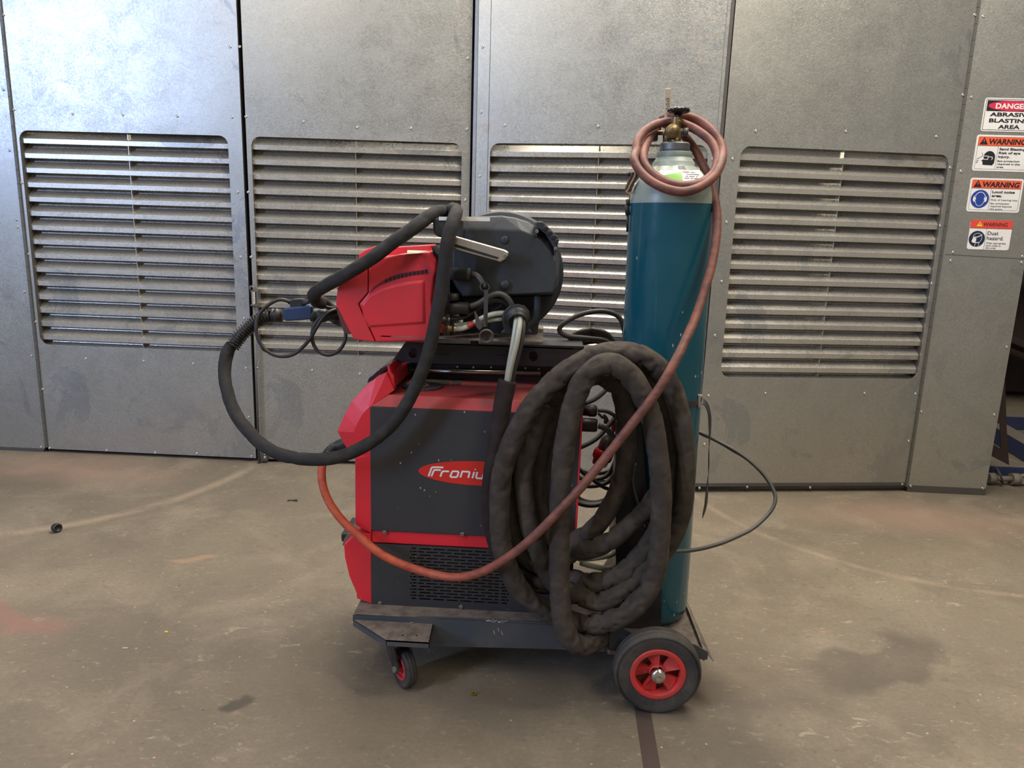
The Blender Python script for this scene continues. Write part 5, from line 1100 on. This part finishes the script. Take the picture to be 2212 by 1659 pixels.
m = MB(); L = YP([(1325, 903), (1332, 903), (1332, 935), (1320, 925)], 2.33); m.loft([L, [p+Vector((0, .01, 0)) for p in L]]); m.build('red_tag', 'plugred', rpg)
sl = thing('side_cable_loop', P(1560, 1190, 2.3), 'grey cable bowing out in a wide arc at the right of the cylinder', 'cable')
m = MB(); m.tube(resample(crv([P(*p) for p in [(1490, 922, 2.46), (1502, 930, 2.45), (1525, 940, 2.44), (1550, 953, 2.43), (1585, 972, 2.40), (1620, 996, 2.37), (1652, 1028, 2.34), (1672, 1062, 2.31), (1674, 1085, 2.29), (1660, 1110, 2.27), (1628, 1140, 2.24), (1590, 1160, 2.21), (1550, 1176, 2.18), (1500, 1188, 2.15), (1452, 1191, 2.12), (1430, 1190, 2.115)]], 8), .008), lambda i, S, a, d: .0062 + .0022*math.exp(-((S-.055)/.022)**2) + .002*math.exp(-((S-.16)/.025)**2), 12); m.build('cable_tube', 'cable', sl)
m = MB(); tb(m, [(1372, 1000, 2.14), (1366, 1040, 2.14), (1378, 1090, 2.14), (1392, 1140, 2.14)], .0045); m.build('grey_wire', 'cable', rp)

# ------------------------------------------------------------------ small things on the floor
bp = at_z(128, 1148, 0); m = MB(); m.lathe([(0, 0), (.018, 0), (.021, .012), (.020, .024), (.014, .028), (.012, .018), (0, .018)], bp + Vector((0, 0, .0185)) - Vector((.018, 0, 0)), (1, -.5, .12), 24)
for v in m.v: v.z = max(v.z, .0008)
m.build('rubber_bung', 'black', label='small black rubber bung lying alone on the left of the floor', cat='bung')
np_ = at_z(1023, 1501, 0); m = MB(); m.lathe([(.0035, 0), (.0075, 0), (.0078, .004), (.0075, .008), (.0035, .008), (.0035, 0)], np_, (0, -.3, 1), 6, smooth=False)
for v in m.v: v.z = max(v.z, .0005)
m.build('plated_nut', plain('yellow_zinc', (150, 150, 60), .3, .7), label='small yellow-green nut on the floor in front of the trolley', cat='nut')
m = MB(); lf = at_z(632, 1082, 0); 
for k in range(6):
    a = random.uniform(-.6, .6)+ (0 if k % 2 else math.pi); m.tube([lf+Vector((0, 0, .003)), lf+Vector((math.cos(a)*.012, math.sin(a)*.012, .006)), lf+Vector((math.cos(a)*.026, math.sin(a)*.02, .002))], .0022, 6)
m.build('dry_leaf', plain('dead_leaf', (58, 50, 44), .9), label='shrivelled dark leaf scrap on the floor left of the machine', cat='debris')
yp_ = at_z(359, 1365, .0004); MB().poly([yp_+Vector(v) for v in ((-.006, -.002, 0), (.005, -.003, 0), (.007, .003, 0), (-.004, .004, 0))], (0, 0, .001)).build('yellow_chip', plain('yellow_chip_paint', (222, 178, 50), .6), label='tiny yellow paint chip on the left foreground floor', cat='debris')
wp_ = at_z(270, 1400, .0004); MB().poly([wp_+Vector(v) for v in ((-.008, -.003, 0), (.009, -.001, 0), (.008, .003, 0), (-.007, .001, 0))], (0, 0, .0012)).build('pale_sliver', 'label', label='thin pale sliver on the floor left of the yellow chip', cat='debris')
# ------------------------------------------------------------------ beyond the right wall panel
def fp(x, y, z=0): return at_z(x, y, z)
b1 = thing('blue_frame', (3.0, 5.2, 0), 'blue painted steel frame lying on the floor beyond the right wall', 'steel frame')
m = MB(); m.box((3.6, 4.50, .03), (2.0, .12, .06)); m.build('front_beam', 'bluesteel', b1, bevel=.003)
R = Matrix.Rotation(-.14, 3, 'Z'); m = MB(); m.box((3.23, 5.09, .055), (.12, 1.0, .11), R); m.build('diagonal_beam', 'bluesteel', b1, bevel=.003)
m = MB(); m.box((3.9, 5.68, .05), (2.2, .12, .10)); m.build('rear_beam', 'bluesteel', b1, bevel=.003)
m = MB(); m.box((3.6, 4.50, .0612), (2.0, .118, .0014)); m.box((3.23, 5.09, .1112), (.118, 1.0, .0014), R); m.box((3.9, 5.68, .1012), (2.2, .118, .0014)); m.build('dust_layer', 'dustysteel', b1)
m = MB(); L = YP([(2171, 820), (2175, 930), (2180, 1005), (2128, 978), (2134, 955), (2152, 964), (2160, 970), (2162, 962), (2160, 915), (2150, 914), (2164, 826)], 4.30)
zmn = min(p.z for p in L); L = [Vector((p.x, p.y, p.z)) for p in L]; m.loft([L, [p+Vector((.004, .012, 0)) for p in L]]); m.build('brown_gusset', 'rusty', label='tall brown rusted gusset plate leaning at the right wall edge', cat='steel plate')
bx = thing('rusted_machine_frame', (3.6, 6.2, 0), 'dark rusted steel frame towering at the right edge behind the wall', 'steel frame')
m = MB(); m.box((3.05, 6.45, 1.6), (.16, .5, 3.2)); m.build('steel_column', 'rusty', bx, bevel=.004)
m = MB(); m.box((4.1, 7.0, 1.5), (3.0, .06, 3.0)); m.build('rear_sheet', 'rusty', bx)
m = MB(); m.box((3.8, 6.5, .62), (1.3, .5, .05), Matrix.Rotation(.35, 3, 'Y')); m.box((3.8, 6.5, 1.22), (1.3, .4, .04)); m.box((3.8, 6.9, .5), (1.6, .05, .9)); m.build('shelf_plate', 'rusty', bx)
tbk = thing('turnbuckle', (2.75, 4.3, 0), 'dusty grey turnbuckle lying on the floor at the right edge', 'turnbuckle')
e0, e1 = at_z(2141, 1033, .04), at_z(2225, 1036, .04); dd = (e1-e0).normalized()
m = MB(); m.cyl(e0, e0+dd*.13, .016, 16); m.cyl(e0-dd*.02, e0+dd*.02, .032, 20); m.build('threaded_rod', 'dustysteel', tbk)
m = MB(); c_ = e0+dd*.13; m.cyl(c_-dd*.015, c_+dd*.03, .034, 20); 
for s in (-1, 1): m.tube(resample(crv([c_+dd*.02+Z*.012*s, c_+dd*.07+Z*.026*s+Vector((0, .0, 0)), c_+dd*.16+Z*.026*s, c_+dd*.22+Z*.012*s]), .01), .012, 12)
m.cyl(c_+dd*.21, c_+dd*.26, .028, 18); m.build('buckle_body', 'dustysteel', tbk)
m = MB(); m.lathe([(.045, -.006), (.053, 0), (.045, .006), (.038, 0), (.045, -.006)], e0+dd*.045+Z*.018, (1, -.3, .5), 28); m.build('ring', 'cable', tbk)
for o in bpy.data.objects:
    if o.type == 'MESH' and not o.parent and not o.get('label'): print('UNLABELLED', o.name)
